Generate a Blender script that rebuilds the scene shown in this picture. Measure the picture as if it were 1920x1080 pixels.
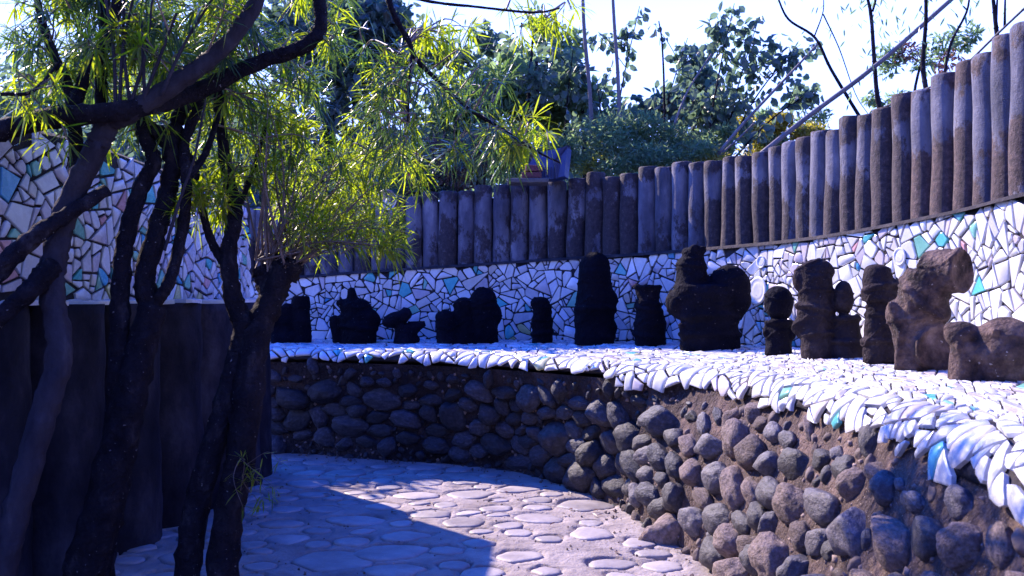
import bpy, bmesh, math, random
from mathutils import Vector, Matrix, noise, Euler
random.seed(7)
R = math.radians
scene = bpy.context.scene
for o in list(bpy.data.objects): bpy.data.objects.remove(o)
col = scene.collection

# ------------------------------------------------------------------ camera, sky, sun, exposure
F = 1700.0; EYE = 1.5; HOR = 555.0          # focal length in photo pixels, eye height, horizon row
cam_d = bpy.data.cameras.new('camera'); cam = bpy.data.objects.new('camera', cam_d); col.objects.link(cam)
cam_d.sensor_width = 36; cam_d.lens = F/1920*36; cam_d.clip_start = .05; cam_d.clip_end = 2000
cam.location = (0, 0, EYE); cam.rotation_euler = (R(90)+math.atan(15/F), 0, 0)
cam_d.dof.use_dof = True; cam_d.dof.focus_distance = 6.5; cam_d.dof.aperture_fstop = 5.6
scene.camera = cam
SUN_AZ, SUN_EL = R(-43), R(36)              # left of the view axis, above the horizon
w = bpy.data.worlds.new('World'); scene.world = w; w.use_nodes = True
nt = w.node_tree; bg = nt.nodes['Background']
sky = nt.nodes.new('ShaderNodeTexSky'); sky.sky_type = 'NISHITA'; sky.sun_disc = False
sky.sun_elevation = SUN_EL; sky.sun_rotation = SUN_AZ
sky.altitude = 300; sky.air_density = 1.0; sky.dust_density = 1.6; sky.ozone_density = 4.0
hs = nt.nodes.new('ShaderNodeHueSaturation'); hs.inputs['Saturation'].default_value = 1.25
tint = nt.nodes.new('ShaderNodeMix'); tint.data_type = 'RGBA'; tint.blend_type = 'MULTIPLY'; tint.inputs[0].default_value = 1
tint.inputs[7].default_value = (.1, .56, 2.2, 1)
nt.links.new(sky.outputs[0], hs.inputs['Color']); nt.links.new(hs.outputs[0], tint.inputs[6])
# pale winter haze towards the horizon, all the way round
wtc = nt.nodes.new('ShaderNodeTexCoord'); wsp = nt.nodes.new('ShaderNodeSeparateXYZ'); nt.links.new(wtc.outputs['Generated'], wsp.inputs[0])
wr = nt.nodes.new('ShaderNodeMapRange'); wr.interpolation_type = 'SMOOTHSTEP'; wr.inputs[1].default_value = .26; wr.inputs[2].default_value = .5; wr.inputs[3].default_value = 1; wr.inputs[4].default_value = 0
nt.links.new(wsp.outputs[2], wr.inputs[0])
hz_ = nt.nodes.new('ShaderNodeMix'); hz_.data_type = 'RGBA'; hz_.inputs[7].default_value = (3.0, 4.3, 11.5, 1)
nt.links.new(wr.outputs[0], hz_.inputs[0]); nt.links.new(tint.outputs[2], hz_.inputs[6]); nt.links.new(hz_.outputs[2], bg.inputs[0])
bg.inputs[1].default_value = 0.15
sd = bpy.data.lights.new('sun', 'SUN'); sd.energy = 5.0; sd.angle = R(.53); sd.color = (1, .83, .7)
sun = bpy.data.objects.new('sun', sd); col.objects.link(sun)
to_sun = Vector((math.sin(SUN_AZ)*math.cos(SUN_EL), math.cos(SUN_AZ)*math.cos(SUN_EL), math.sin(SUN_EL)))
sun.rotation_euler = (-to_sun).to_track_quat('-Z', 'Y').to_euler(); sun.location = to_sun*30
vs = scene.view_settings; vs.view_transform = 'Standard'; vs.look = 'None'; vs.gamma = 1; vs.use_curve_mapping = False
vs.exposure = 1.25
scene.render.engine = 'CYCLES'

# ------------------------------------------------------------------ helpers
def P(x, y, d):
    "world point seen at photo pixel (x, y) at distance d"
    return Vector(((x-960)/F*d, d, EYE+(HOR-y)/F*d))
def px(p):
    d = max(p[1], .05)
    return 960+F*p[0]/d, HOR-F*(p[2]-EYE)/d
def rnd(a, b): return random.uniform(a, b)

def tagged(o, label=None, cat=None, group=None, kind=None):
    if label: o['label'] = label
    if cat: o['category'] = cat
    if group: o['group'] = group
    if kind: o['kind'] = kind
    return o
def empty(name, loc, label, cat, group=None, rz=0):
    o = bpy.data.objects.new(name, None); col.objects.link(o); o.location = loc; o.rotation_euler.z = rz
    o.empty_display_size = .1
    return tagged(o, label, cat, group)
def wpos(o):
    v = Vector(o.location); p = o.parent
    while p: v += Vector(p.location); p = p.parent
    return v
class MB:
    "collects polygons in world space and links them as one mesh object"
    def __init__(s): s.v = []; s.f = []; s.m = []; s.s = []
    def add(s, vs_, fs, mi=0, smooth=False):
        b = len(s.v); s.v += [tuple(q) for q in vs_]
        for f in fs: s.f.append([b+i for i in f]); s.m.append(mi); s.s.append(smooth)
    def build(s, name, mats, parent=None, origin=None):
        me = bpy.data.meshes.new(name)
        if origin is None and parent is not None and s.v:
            n = len(s.v); origin = Vector((sum(q[0] for q in s.v)/n, sum(q[1] for q in s.v)/n, sum(q[2] for q in s.v)/n))
        o3 = Vector(origin) if origin is not None else Vector((0, 0, 0))
        me.from_pydata([(q[0]-o3.x, q[1]-o3.y, q[2]-o3.z) for q in s.v], [], s.f)
        if not isinstance(mats, (list, tuple)): mats = [mats]
        for m in mats: me.materials.append(m)
        me.polygons.foreach_set('material_index', s.m); me.polygons.foreach_set('use_smooth', s.s)
        me.update()
        o = bpy.data.objects.new(name, me); col.objects.link(o)
        if parent: o.parent = parent; o.location = o3-wpos(parent)
        else: o.location = o3
        return o
    def tube(s, pts, rad, n=8, mi=0, jit=0.0, cap=True, seed=0):
        pts = [Vector(p) for p in pts]; L = len(pts); b = len(s.v); up = Vector((.13, .37, .92))
        for i, p in enumerate(pts):
            t = (pts[min(i+1, L-1)]-pts[max(i-1, 0)]).normalized()
            x = t.cross(up)
            if x.length < .05: x = t.cross(Vector((1, 0, 0)))
            x.normalize(); y = t.cross(x)
            r = rad[i] if isinstance(rad, (list, tuple)) else rad
            for k in range(n):
                a = 2*math.pi*k/n
                rr = r*(1+jit*noise.noise(Vector((math.cos(a)*1.5+seed, math.sin(a)*1.5, i*.8))))
                s.v.append(tuple(p+(x*math.cos(a)+y*math.sin(a))*rr))
        for i in range(L-1):
            for k in range(n):
                k2 = (k+1) % n
                s.f.append([b+i*n+k, b+i*n+k2, b+(i+1)*n+k2, b+(i+1)*n+k]); s.m.append(mi); s.s.append(True)
        if cap:
            s.f.append([b+k for k in range(n)][::-1]); s.m.append(mi); s.s.append(False)
            s.f.append([b+(L-1)*n+k for k in range(n)]); s.m.append(mi); s.s.append(False)
    def box(s, c, x, y, z, mi=0):
        "box from a centre and three half-axis vectors"
        c = Vector(c); v = []
        for i in (-1, 1):
            for j in (-1, 1):
                for k in (-1, 1): v.append(c+x*i+y*j+z*k)
        s.add(v, [(0, 1, 3, 2), (4, 6, 7, 5), (0, 4, 5, 1), (2, 3, 7, 6), (0, 2, 6, 4), (1, 5, 7, 3)], mi)
def catmull(pts, n):
    pts = [Vector(p) for p in pts]
    q = [pts[0]*2-pts[1]]+pts+[pts[-1]*2-pts[-2]]; out = []
    for i in range(1, len(q)-2):
        for k in range(n):
            t = k/n; a, b, c, d = q[i-1], q[i], q[i+1], q[i+2]
            out.append(.5*((2*b)+(c-a)*t+(2*a-5*b+4*c-d)*t*t+(3*b-a-3*c+d)*t**3))
    out.append(pts[-1]); return out

# ------------------------------------------------------------------ materials
def N(t, typ, **kw):
    n = t.nodes.new(typ)
    for k, v in kw.items(): setattr(n, k, v)
    return n
def ramp(t, src, stops, interp='LINEAR'):
    r = N(t, 'ShaderNodeValToRGB'); r.color_ramp.interpolation = interp
    e = r.color_ramp.elements
    while len(e) < len(stops): e.new(.5)
    for i, (p, c) in enumerate(stops):
        e[i].position = p; e[i].color = (c, c, c, 1) if isinstance(c, (int, float)) else (*c, 1)
    t.links.new(src, r.inputs[0]); return r.outputs[0]
def coords(t, rand=True):
    tc = N(t, 'ShaderNodeTexCoord')
    if not rand: return tc.outputs['Object']
    oi = N(t, 'ShaderNodeObjectInfo'); m = N(t, 'ShaderNodeMath', operation='MULTIPLY'); m.inputs[1].default_value = 37
    t.links.new(oi.outputs['Random'], m.inputs[0])
    a = N(t, 'ShaderNodeVectorMath', operation='ADD'); t.links.new(tc.outputs['Object'], a.inputs[0]); t.links.new(m.outputs[0], a.inputs[1])
    return a.outputs[0]
def noise_n(t, vec, scale, detail=6, rough=.6, stretch=None):
    if stretch:
        mp = N(t, 'ShaderNodeMapping'); mp.inputs['Scale'].default_value = stretch; t.links.new(vec, mp.inputs[0]); vec = mp.outputs[0]
    n = N(t, 'ShaderNodeTexNoise'); n.inputs['Scale'].default_value = scale; n.inputs['Detail'].default_value = detail; n.inputs['Roughness'].default_value = rough
    t.links.new(vec, n.inputs['Vector']); return n.outputs['Fac']
def mixc(t, fac, a, b, blend='MIX'):
    m = N(t, 'ShaderNodeMix', data_type='RGBA', blend_type=blend)
    if isinstance(fac, (int, float)): m.inputs[0].default_value = fac
    else: t.links.new(fac, m.inputs[0])
    for i, v in ((6, a), (7, b)):
        if isinstance(v, (tuple, list)): m.inputs[i].default_value = (*v, 1)
        else: t.links.new(v, m.inputs[i])
    return m.outputs[2]
def bump(t, b, h, strength, dist=.01, prev=None):
    n = N(t, 'ShaderNodeBump'); n.inputs['Strength'].default_value = strength; n.inputs['Distance'].default_value = dist
    t.links.new(h, n.inputs['Height'])
    if prev: t.links.new(prev, n.inputs['Normal'])
    t.links.new(n.outputs[0], b.inputs['Normal']); return n.outputs[0]
def newmat(name):
    m = bpy.data.materials.new(name); m.use_nodes = True
    return m, m.node_tree, m.node_tree.nodes['Principled BSDF']
def rough_mat(name, stops, scale=6, rough=.85, bs=40, bstr=.5, bd=.01, spec=.3, rand=True, speck=None, per_obj=.35, stretch=None):
    m, t, b = newmat(name); c = coords(t, rand)
    f = noise_n(t, c, scale, 8, .65, stretch); colr = ramp(t, f, stops)
    if speck:
        s = noise_n(t, c, speck[0], 2, .5); sm = ramp(t, s, [(speck[1], 0), (speck[1]+.06, 1)]); colr = mixc(t, sm, colr, speck[2])
    if per_obj:
        oi = N(t, 'ShaderNodeObjectInfo'); g = N(t, 'ShaderNodeMapRange'); g.inputs[3].default_value = 1-per_obj; g.inputs[4].default_value = 1+per_obj
        t.links.new(oi.outputs['Random'], g.inputs[0]); colr = mixc(t, 1.0, colr, g.outputs[0], 'MULTIPLY')
    t.links.new(colr, b.inputs['Base Color']); b.inputs['Roughness'].default_value = rough; b.inputs['Specular IOR Level'].default_value = spec
    h1 = noise_n(t, c, bs, 8, .7); nrm = bump(t, b, h1, bstr, bd)
    h2 = noise_n(t, c, bs*.25, 3, .5); bump(t, b, h2, bstr, bd*2.5, nrm)
    return m
M = {}
M['mortar'] = rough_mat('dark_mortar', [(.3, (.02, .017, .022)), (.6, (.05, .04, .045)), (.8, (.09, .07, .065))], 5, .95, 60, .7, per_obj=0)
M['joint'] = rough_mat('joint_mortar', [(.35, (.018, .015, .02)), (.65, (.05, .042, .045)), (.8, (.12, .095, .085))], 9, .95, 90, .6, per_obj=0)
M['sand_mortar'] = rough_mat('sandy_mortar', [(.3, (.045, .032, .034)), (.5, (.11, .075, .068)), (.72, (.26, .175, .145))], 4, .95, 55, 1.0, .02, per_obj=0, speck=(120, .66, (.45, .36, .3)))
M['path'] = rough_mat('path_cement', [(.3, (.19, .155, .15)), (.55, (.33, .28, .265)), (.75, (.46, .39, .36))], 3, .9, 70, .8, .008, rand=False, per_obj=0, speck=(160, .68, (.5, .44, .4)))
M['cobble'] = rough_mat('path_cobble', [(.3, (.2, .17, .175)), (.55, (.33, .29, .285)), (.75, (.45, .395, .38))], 4, .6, 30, .5, .006, spec=.5, per_obj=.16, speck=(90, .7, (.5, .45, .4)))
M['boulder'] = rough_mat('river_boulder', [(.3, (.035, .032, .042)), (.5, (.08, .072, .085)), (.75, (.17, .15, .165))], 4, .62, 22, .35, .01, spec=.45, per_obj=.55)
M['boulder_dark'] = rough_mat('shaded_boulder', [(.3, (.014, .014, .022)), (.5, (.034, .033, .046)), (.75, (.09, .085, .105))], 4, .6, 22, .45, .01, spec=.35, per_obj=.5)  # stones at the back of the bench: shade put into their base colour
M['boulder_warm'] = rough_mat('brown_boulder', [(.3, (.07, .05, .045)), (.5, (.16, .12, .11)), (.75, (.28, .21, .19))], 5, .8, 30, .45, .012, per_obj=.4, speck=(70, .68, (.38, .32, .29)))
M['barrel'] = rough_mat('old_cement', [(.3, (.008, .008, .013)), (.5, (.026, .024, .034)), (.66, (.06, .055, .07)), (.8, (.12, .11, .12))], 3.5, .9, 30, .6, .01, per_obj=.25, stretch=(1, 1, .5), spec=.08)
M['clay_shaded'] = rough_mat('shaded_clay', [(.3, (.003, .003, .006)), (.6, (.008, .007, .013)), (.85, (.035, .028, .036))], 5, .85, 45, 1.0, .012, per_obj=.3, speck=(55, .72, (.2, .18, .17)), spec=.08)  # clay for the statues in shade, the shade deepened in its colour
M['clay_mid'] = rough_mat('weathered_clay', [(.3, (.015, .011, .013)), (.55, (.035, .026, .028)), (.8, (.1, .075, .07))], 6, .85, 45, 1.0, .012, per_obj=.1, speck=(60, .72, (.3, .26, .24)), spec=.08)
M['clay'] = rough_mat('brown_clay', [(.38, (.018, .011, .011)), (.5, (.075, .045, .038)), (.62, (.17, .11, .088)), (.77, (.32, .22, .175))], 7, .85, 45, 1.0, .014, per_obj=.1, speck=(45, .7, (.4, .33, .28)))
M['bark'] = rough_mat('dark_bark', [(.3, (.01, .008, .011)), (.55, (.024, .019, .024)), (.78, (.08, .066, .07))], 14, .85, 60, 1.0, .012, stretch=(1, 1, .5), per_obj=.15, speck=(60, .7, (.25, .23, .23)), spec=.08)
M['bark_pale'] = rough_mat('smooth_bark', [(.3, (.025, .02, .026)), (.6, (.055, .046, .054)), (.8, (.11, .095, .1))], 12, .8, 50, .6, .008, stretch=(1, 1, .3), per_obj=.1, spec=.08)
M['stem'] = rough_mat('green_stem', [(.3, (.12, .08, .06)), (.7, (.26, .18, .14))], 12, .5, 50, .2, per_obj=.2)
M['cane'] = rough_mat('grey_cane', [(.3, (.09, .075, .08)), (.7, (.2, .17, .16))], 9, .6, 50, .3, per_obj=.2, stretch=(1, 1, .2))
M['soil'] = rough_mat('soil', [(.3, (.03, .022, .018)), (.6, (.07, .05, .04)), (.8, (.11, .09, .06))], 2, .95, 20, .8, .03, rand=False, per_obj=0)
M['brick'] = rough_mat('red_brick', [(.3, (.06, .02, .025)), (.7, (.13, .045, .045))], 12, .9, 60, .5)
M['slab'] = rough_mat('slab_cement', [(.3, (.05, .045, .05)), (.7, (.13, .12, .12))], 8, .9, 60, .5)
def tile_mat(name, c, c2, rough=.16):
    m, t, b = newmat(name); v = coords(t, True)
    f = noise_n(t, v, 7, 4, .55); cc = ramp(t, f, [(.35, c2), (.6, c)])
    d = noise_n(t, v, 26, 5, .7); dm = ramp(t, d, [(.64, 0), (.78, .55)]); cc = mixc(t, dm, cc, (.28, .22, .19))
    isl = N(t, 'ShaderNodeNewGeometry'); g = N(t, 'ShaderNodeMapRange'); g.inputs[3].default_value = .78; g.inputs[4].default_value = 1.06
    t.links.new(isl.outputs['Random Per Island'], g.inputs[0])
    oi = N(t, 'ShaderNodeObjectInfo'); g2 = N(t, 'ShaderNodeMapRange'); g2.inputs[3].default_value = .8; g2.inputs[4].default_value = 1.06
    t.links.new(oi.outputs['Random'], g2.inputs[0])
    cc = mixc(t, 1.0, cc, g.outputs[0], 'MULTIPLY'); cc = mixc(t, 1.0, cc, g2.outputs[0], 'MULTIPLY')
    t.links.new(cc, b.inputs['Base Color'])
    rr = ramp(t, d, [(.4, rough), (.8, .55)]); t.links.new(rr, b.inputs['Roughness'])
    h = noise_n(t, v, 9, 2, .4); bump(t, b, h, .35, .01)
    return m
TM = [tile_mat('white_glaze', (.8, .8, .79), (.7, .7, .7)), tile_mat('grey_glaze', (.66, .66, .69), (.56, .56, .6)),
      tile_mat('cream_glaze', (.74, .69, .62), (.66, .6, .54)), tile_mat('lilac_glaze', (.62, .56, .6), (.53, .47, .52)),
      tile_mat('turquoise_glaze', (.12, .5, .5), (.09, .42, .44)), tile_mat('green_glaze', (.24, .55, .42), (.18, .45, .35)),
      tile_mat('yellow_glaze', (.66, .62, .28), (.58, .52, .22)), tile_mat('pink_glaze', (.68, .38, .38), (.6, .31, .32)),
      tile_mat('blue_glaze', (.1, .4, .62), (.08, .34, .56))]
def pick_tile(): return random.choices(range(9), [58, 23, 6, 8, 2.6, 1.6, .8, .8, 1.3])[0]

def post_mat():
    m, t, b = newmat('post_cement'); v = coords(t, True)
    tc = N(t, 'ShaderNodeTexCoord'); sep = N(t, 'ShaderNodeSeparateXYZ'); t.links.new(tc.outputs['Object'], sep.inputs[0])
    oi = N(t, 'ShaderNodeObjectInfo'); oc = N(t, 'ShaderNodeSeparateColor'); t.links.new(oi.outputs['Color'], oc.inputs[0])
    def mr(src, a, b_, c, d):
        n = N(t, 'ShaderNodeMapRange'); t.links.new(src, n.inputs[0])
        for k, x in enumerate((a, b_, c, d)): n.inputs[k+1].default_value = x
        return n.outputs[0]
    def mth(op, a, b_):
        n = N(t, 'ShaderNodeMath', operation=op)
        for k, x in enumerate((a, b_)):
            if isinstance(x, (int, float)): n.inputs[k].default_value = x
            else: t.links.new(x, n.inputs[k])
        return n.outputs[0]
    f = noise_n(t, v, 5, 8, .6, (1, 1, .45)); base = ramp(t, f,  [(.3, (.035, .036, .055)), (.48, (.09, .088, .12)), (.62, (.17, .165, .2)), (.78, (.38, .35, .35))])
    s = noise_n(t, v, 3.4, 9, .72, (1, 1, .6))                 # lichen pattern
    top = mr(sep.outputs[2], .6, .82, 0, .2)
    low = mth('MULTIPLY', mr(sep.outputs[2], .62, .3, -.1, .22), mr(oc.outputs[1], 0, 1, 0, 1.0))
    a = mth('ADD', mth('ADD', s, mr(oc.outputs[0], 0, 1, -.16, .16)), mth('ADD', top, low))
    mk = ramp(t, a, [(.52, 0), (.575, 1)])
    g = noise_n(t, v, 26, 7, .75)
    dark = ramp(t, g, [(.35, (.012, .01, .016)), (.58, (.035, .028, .036)), (.76, (.13, .1, .1))])
    brown = ramp(t, g, [(.35, (.035, .018, .015)), (.55, (.12, .068, .055)), (.76, (.3, .19, .15))])
    cc = mixc(t, mk, base, mixc(t, oc.outputs[2], dark, brown)); t.links.new(cc, b.inputs['Base Color']); b.inputs['Roughness'].default_value = .85
    n1 = bump(t, b, g, .9, .014); bump(t, b, f, .6, .025, n1)
    return m
M['post'] = post_mat()
def leaf_mat(name, c1, c2, tr, mix=.45, gloss=.35, spec=.5, low=.45):
    m, t, b = newmat(name)
    g = N(t, 'ShaderNodeNewGeometry'); cc = ramp(t, g.outputs['Random Per Island'], [(0, c1), (1, c2)])
    t.links.new(cc, b.inputs['Base Color']); b.inputs['Roughness'].default_value = gloss; b.inputs['Specular IOR Level'].default_value = spec
    tn = N(t, 'ShaderNodeBsdfTranslucent')
    tcn = ramp(t, g.outputs['Random Per Island'], [(0, tr), (1, tuple(x*low for x in tr))]); t.links.new(tcn, tn.inputs[0])
    mx = N(t, 'ShaderNodeMixShader'); mx.inputs[0].default_value = mix
    t.links.new(b.outputs[0], mx.inputs[1]); t.links.new(tn.outputs[0], mx.inputs[2])
    t.links.new(mx.outputs[0], t.nodes['Material Output'].inputs[0]); return m
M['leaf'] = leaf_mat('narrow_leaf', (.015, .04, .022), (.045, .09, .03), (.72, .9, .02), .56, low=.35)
M['leaf_shade'] = leaf_mat('narrow_leaf_shaded', (.012, .035, .03), (.04, .085, .05), (.22, .42, .06), .35, low=.35)  # shaded copy of the narrow leaf, dimmed through its colours
M['leaf_broad'] = leaf_mat('broad_leaf', (.05, .08, .08), (.1, .14, .12), (.24, .38, .2), .48)  # broad and fine leaf colours are lightened to stand in for haze
M['leaf_fine'] = leaf_mat('fine_leaf', (.06, .1, .07), (.13, .19, .1), (.36, .55, .2), .5)
M['leaf_yellow'] = leaf_mat('yellow_leaf', (.14, .15, .03), (.24, .2, .05), (.7, .6, .05), .5)
M['leaf_rust'] = leaf_mat('rusty_leaf', (.12, .07, .06), (.2, .13, .09), (.3, .14, .1), .35)
M['leaf_dark'] = leaf_mat('dark_leaf', (.04, .065, .075), (.08, .11, .11), (.18, .3, .18), .42)

# ------------------------------------------------------------------ plan of the terrace: stations along the curved wall
#  lip x,y,z | back wall foot x,y,z | mosaic top | post top | bench foot x,y
ST = [(-5.6, 9.0, 1.0, -5.6, 10.2, 1.02, 1.6, 2.36, -5.6, 9.1), (-3.7, 8.8, 1.0, -4.1, 10.15, 1.02, 1.62, 2.4, -3.7, 8.9),
      (-2.25, 8.5, 1.0, -2.69, 9.95, 1.03, 1.68, 2.47, -2.2, 8.65), (-1.26, 8.25, 1.0, -1.49, 9.75, 1.03, 1.76, 2.54, -1.27, 8.35),
      (-.6, 7.95, 1.0, -.62, 9.6, 1.035, 1.81, 2.61, -.5, 8.1), (0.0, 7.5, 1.0, .22, 9.4, 1.04, 1.86, 2.68, .15, 7.62),
      (.73, 6.5, 1.02, 1.24, 8.8, 1.06, 1.9, 2.72, .68, 6.7), (1.15, 5.8, 1.04, 2.02, 7.8, 1.08, 1.93, 2.72, .87, 5.9),
      (1.33, 5.0, 1.06, 2.26, 7.13, 1.1, 1.935, 2.73, 1.08, 5.0), (1.40, 4.1, 1.085, 2.43, 6.46, 1.11, 1.95, 2.77, 1.12, 4.1),
      (1.38, 3.4, 1.1, 2.68, 5.5, 1.12, 2.0, 2.87, 1.1, 3.4), (1.33, 2.7, 1.11, 2.72, 4.8, 1.12, 2.03, 2.97, 1.05, 2.7),
      (1.24, 2.1, 1.12, 2.76, 3.5, 1.13, 2.06, 3.05, .98, 2.1), (1.1, 1.4, 1.12, 2.7, 2.3, 1.13, 2.08, 3.05, .85, 1.4),
      (.95, .6, 1.12, 2.6, .9, 1.13, 2.08, 3.05, .7, .6), (.85, -.6, 1.12, 2.5, -.6, 1.13, 2.08, 3.05, .6, -.6)]
def station(t):
    i = int(max(0, min(len(ST)-2, math.floor(t)))); f = t-i
    g = lambda k: ST[max(0, min(len(ST)-1, k))]
    a, b, c, d = g(i-1), g(i), g(i+1), g(i+2)
    return [.5*(2*b[k]+(c[k]-a[k])*f+(2*a[k]-5*b[k]+4*c[k]-d[k])*f*f+(3*b[k]-a[k]-3*c[k]+d[k])*f**3) for k in range(10)]
class Arc:
    "maps arc length along one column pair of the stations to the station parameter"
    def __init__(s, ix, iy):
        s.t = []; s.L = [0.0]; prev = None
        for k in range(0, (len(ST)-1)*20+1):
            t = k/20; q = station(t); p = Vector((q[ix], q[iy])); s.t.append(t)
            if prev is not None: s.L.append(s.L[-1]+(p-prev).length)
            prev = p
        s.len = s.L[-1]; s.ix, s.iy = ix, iy
    def par(s, u):
        u = max(0, min(s.len, u)); lo, hi = 0, len(s.L)-1
        while hi-lo > 1:
            m = (lo+hi)//2
            if s.L[m] <= u: lo = m
            else: hi = m
        return s.t[lo]+(u-s.L[lo])/max(1e-6, s.L[hi]-s.L[lo])*(s.t[hi]-s.t[lo])
    def frame(s, u):
        t = s.par(u); q = station(t); e = .02; a = station(t-e if t > e else t); b = station(t+e)
        T = Vector((b[s.ix]-a[s.ix], b[s.iy]-a[s.iy], 0)).normalized(); n = Vector((T.y, -T.x, 0))
        return q, T, n                       # n points to the path side
A_lip, A_wall = Arc(0, 1), Arc(3, 4)

# ------------------------------------------------------------------ broken-tile pattern
def sites(x0, x1, y0, y1, rfun, tries):
    g = {}; out = []; cs = .12
    for _ in range(tries):
        x, y = rnd(x0, x1), rnd(y0, y1); r = rfun(x, y); ok = True
        ci, cj = int(x//cs), int(y//cs)
        for i in range(ci-2, ci+3):
            for j in range(cj-2, cj+3):
                for (a, b, c) in g.get((i, j), ()):
                    if (a-x)**2+(b-y)**2 < (r+c)**2*.9: ok = False; break
                if not ok: break
            if not ok: break
        if ok: g.setdefault((ci, cj), []).append((x, y, r)); out.append((x, y, r))
    return out
def clip(poly, nx, ny, c):
    "keep the side nx*x + ny*y <= c"
    out = []; n = len(poly)
    for i in range(n):
        a, b = poly[i], poly[(i+1) % n]; da, db = nx*a[0]+ny*a[1]-c, nx*b[0]+ny*b[1]-c
        if da <= 0: out.append(a)
        if (da < 0 < db) or (db < 0 < da):
            k = da/(da-db); out.append((a[0]+(b[0]-a[0])*k, a[1]+(b[1]-a[1])*k))
    return out
def area(p): return .5*sum(p[i][0]*p[(i+1) % len(p)][1]-p[(i+1) % len(p)][0]*p[i][1] for i in range(len(p)))
def cent(p): return (sum(q[0] for q in p)/len(p), sum(q[1] for q in p)/len(p))
def cells(S, gap, R_=.3):
    grid = {}; cs = .25; out = []
    for k, (x, y, r) in enumerate(S): grid.setdefault((int(x//cs), int(y//cs)), []).append(k)
    for k, (x, y, r) in enumerate(S):
        poly = [(x-R_, y-R_), (x+R_, y-R_), (x+R_, y+R_), (x-R_, y+R_)]; nb = []
        ci, cj = int(x//cs), int(y//cs)
        for i in range(ci-2, ci+3):
            for j in range(cj-2, cj+3):
                for q in grid.get((i, j), ()):
                    if q != k: a, b, c = S[q]; nb.append(((a-x)**2+(b-y)**2, a, b, c))
        nb.sort()
        for (d2, a, b, c) in nb[:22]:
            D = math.sqrt(d2); m = (d2+r*r-c*c)/(2*D)-gap/2; nx, ny = (a-x)/D, (b-y)/D
            poly = clip(poly, nx, ny, nx*x+ny*y+m)
            if len(poly) < 3: break
        if len(poly) >= 3 and area(poly) > 2e-4: out.append(poly)
    return out
def split(poly, gap):
    cx, cy = cent(poly); a = rnd(0, math.pi); nx, ny = math.cos(a), math.sin(a); c = nx*cx+ny*cy+rnd(-.015, .015)
    return [q for q in (clip(poly, nx, ny, c-gap/2), clip(poly, -nx, -ny, -c-gap/2)) if len(q) >= 3 and area(q) > 3e-4]
def clean(p, eps=.006):
    out = []
    for q in p:
        if not out or math.hypot(q[0]-out[-1][0], q[1]-out[-1][1]) > eps: out.append(q)
    if len(out) > 3 and math.hypot(out[0][0]-out[-1][0], out[0][1]-out[-1][1]) < eps: out.pop()
    return out
def soften(p, k):
    out = []; n = len(p)
    for i in range(n):
        a, b, c = p[i-1], p[i], p[(i+1) % n]
        out.append((b[0]+(a[0]-b[0])*k, b[1]+(a[1]-b[1])*k)); out.append((b[0]+(c[0]-b[0])*k, b[1]+(c[1]-b[1])*k))
    return out
def long_split(poly, gap):
    cx, cy = cent(poly); sxx = sum((a-cx)**2 for a, b in poly); syy = sum((b-cy)**2 for a, b in poly); sxy = sum((a-cx)*(b-cy) for a, b in poly)
    th = .5*math.atan2(2*sxy, sxx-syy)+random.gauss(0, .45); nx, ny = math.cos(th), math.sin(th); e = math.sqrt(abs(area(poly)))
    c = nx*cx+ny*cy+random.gauss(0, .13)*e
    return [q for q in (clip(poly, nx, ny, c-gap/2), clip(poly, -nx, -ny, -c-gap/2)) if len(q) >= 3 and area(q) > 3e-4]
def shards(S, gap, target, keep=lambda x, y: True, post=None):
    "break every cell until its pieces are about the target area; some corners are worn round"
    out = []
    for poly in cells(S, gap, .45):
        st = [poly]
        while st:
            p = st.pop(); c = cent(p); t = target(*c)*random.choice((.45, .8, 1.2, 2.2, 3.2)) if callable(target) else target*random.choice((.45, .8, 1.2, 2.2, 3.2))
            if area(p) > t and len(p) >= 3: st += long_split(p, gap*rnd(.8, 1.4)); continue
            if not keep(*c): continue
            if post: p = post(p)
            q = clean(p)
            if len(q) < 3 or area(q) < 3e-4: continue
            q = [(x+rnd(-.003, .003), y+rnd(-.003, .003)) for x, y in q]
            if random.random() < .4: q = clean(soften(q, rnd(.08, .26)), .004)
            if len(q) >= 3 and area(q) > 3e-4: out.append(q)
    return out
def densify(poly, m):
    out = []; n = len(poly)
    for i in range(n):
        a, b = poly[i], poly[(i+1) % n]; k = max(1, int(math.ceil(math.hypot(b[0]-a[0], b[1]-a[1])/m)))
        for t in range(k): out.append((a[0]+(b[0]-a[0])*t/k, a[1]+(b[1]-a[1])*t/k))
    return out
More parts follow.
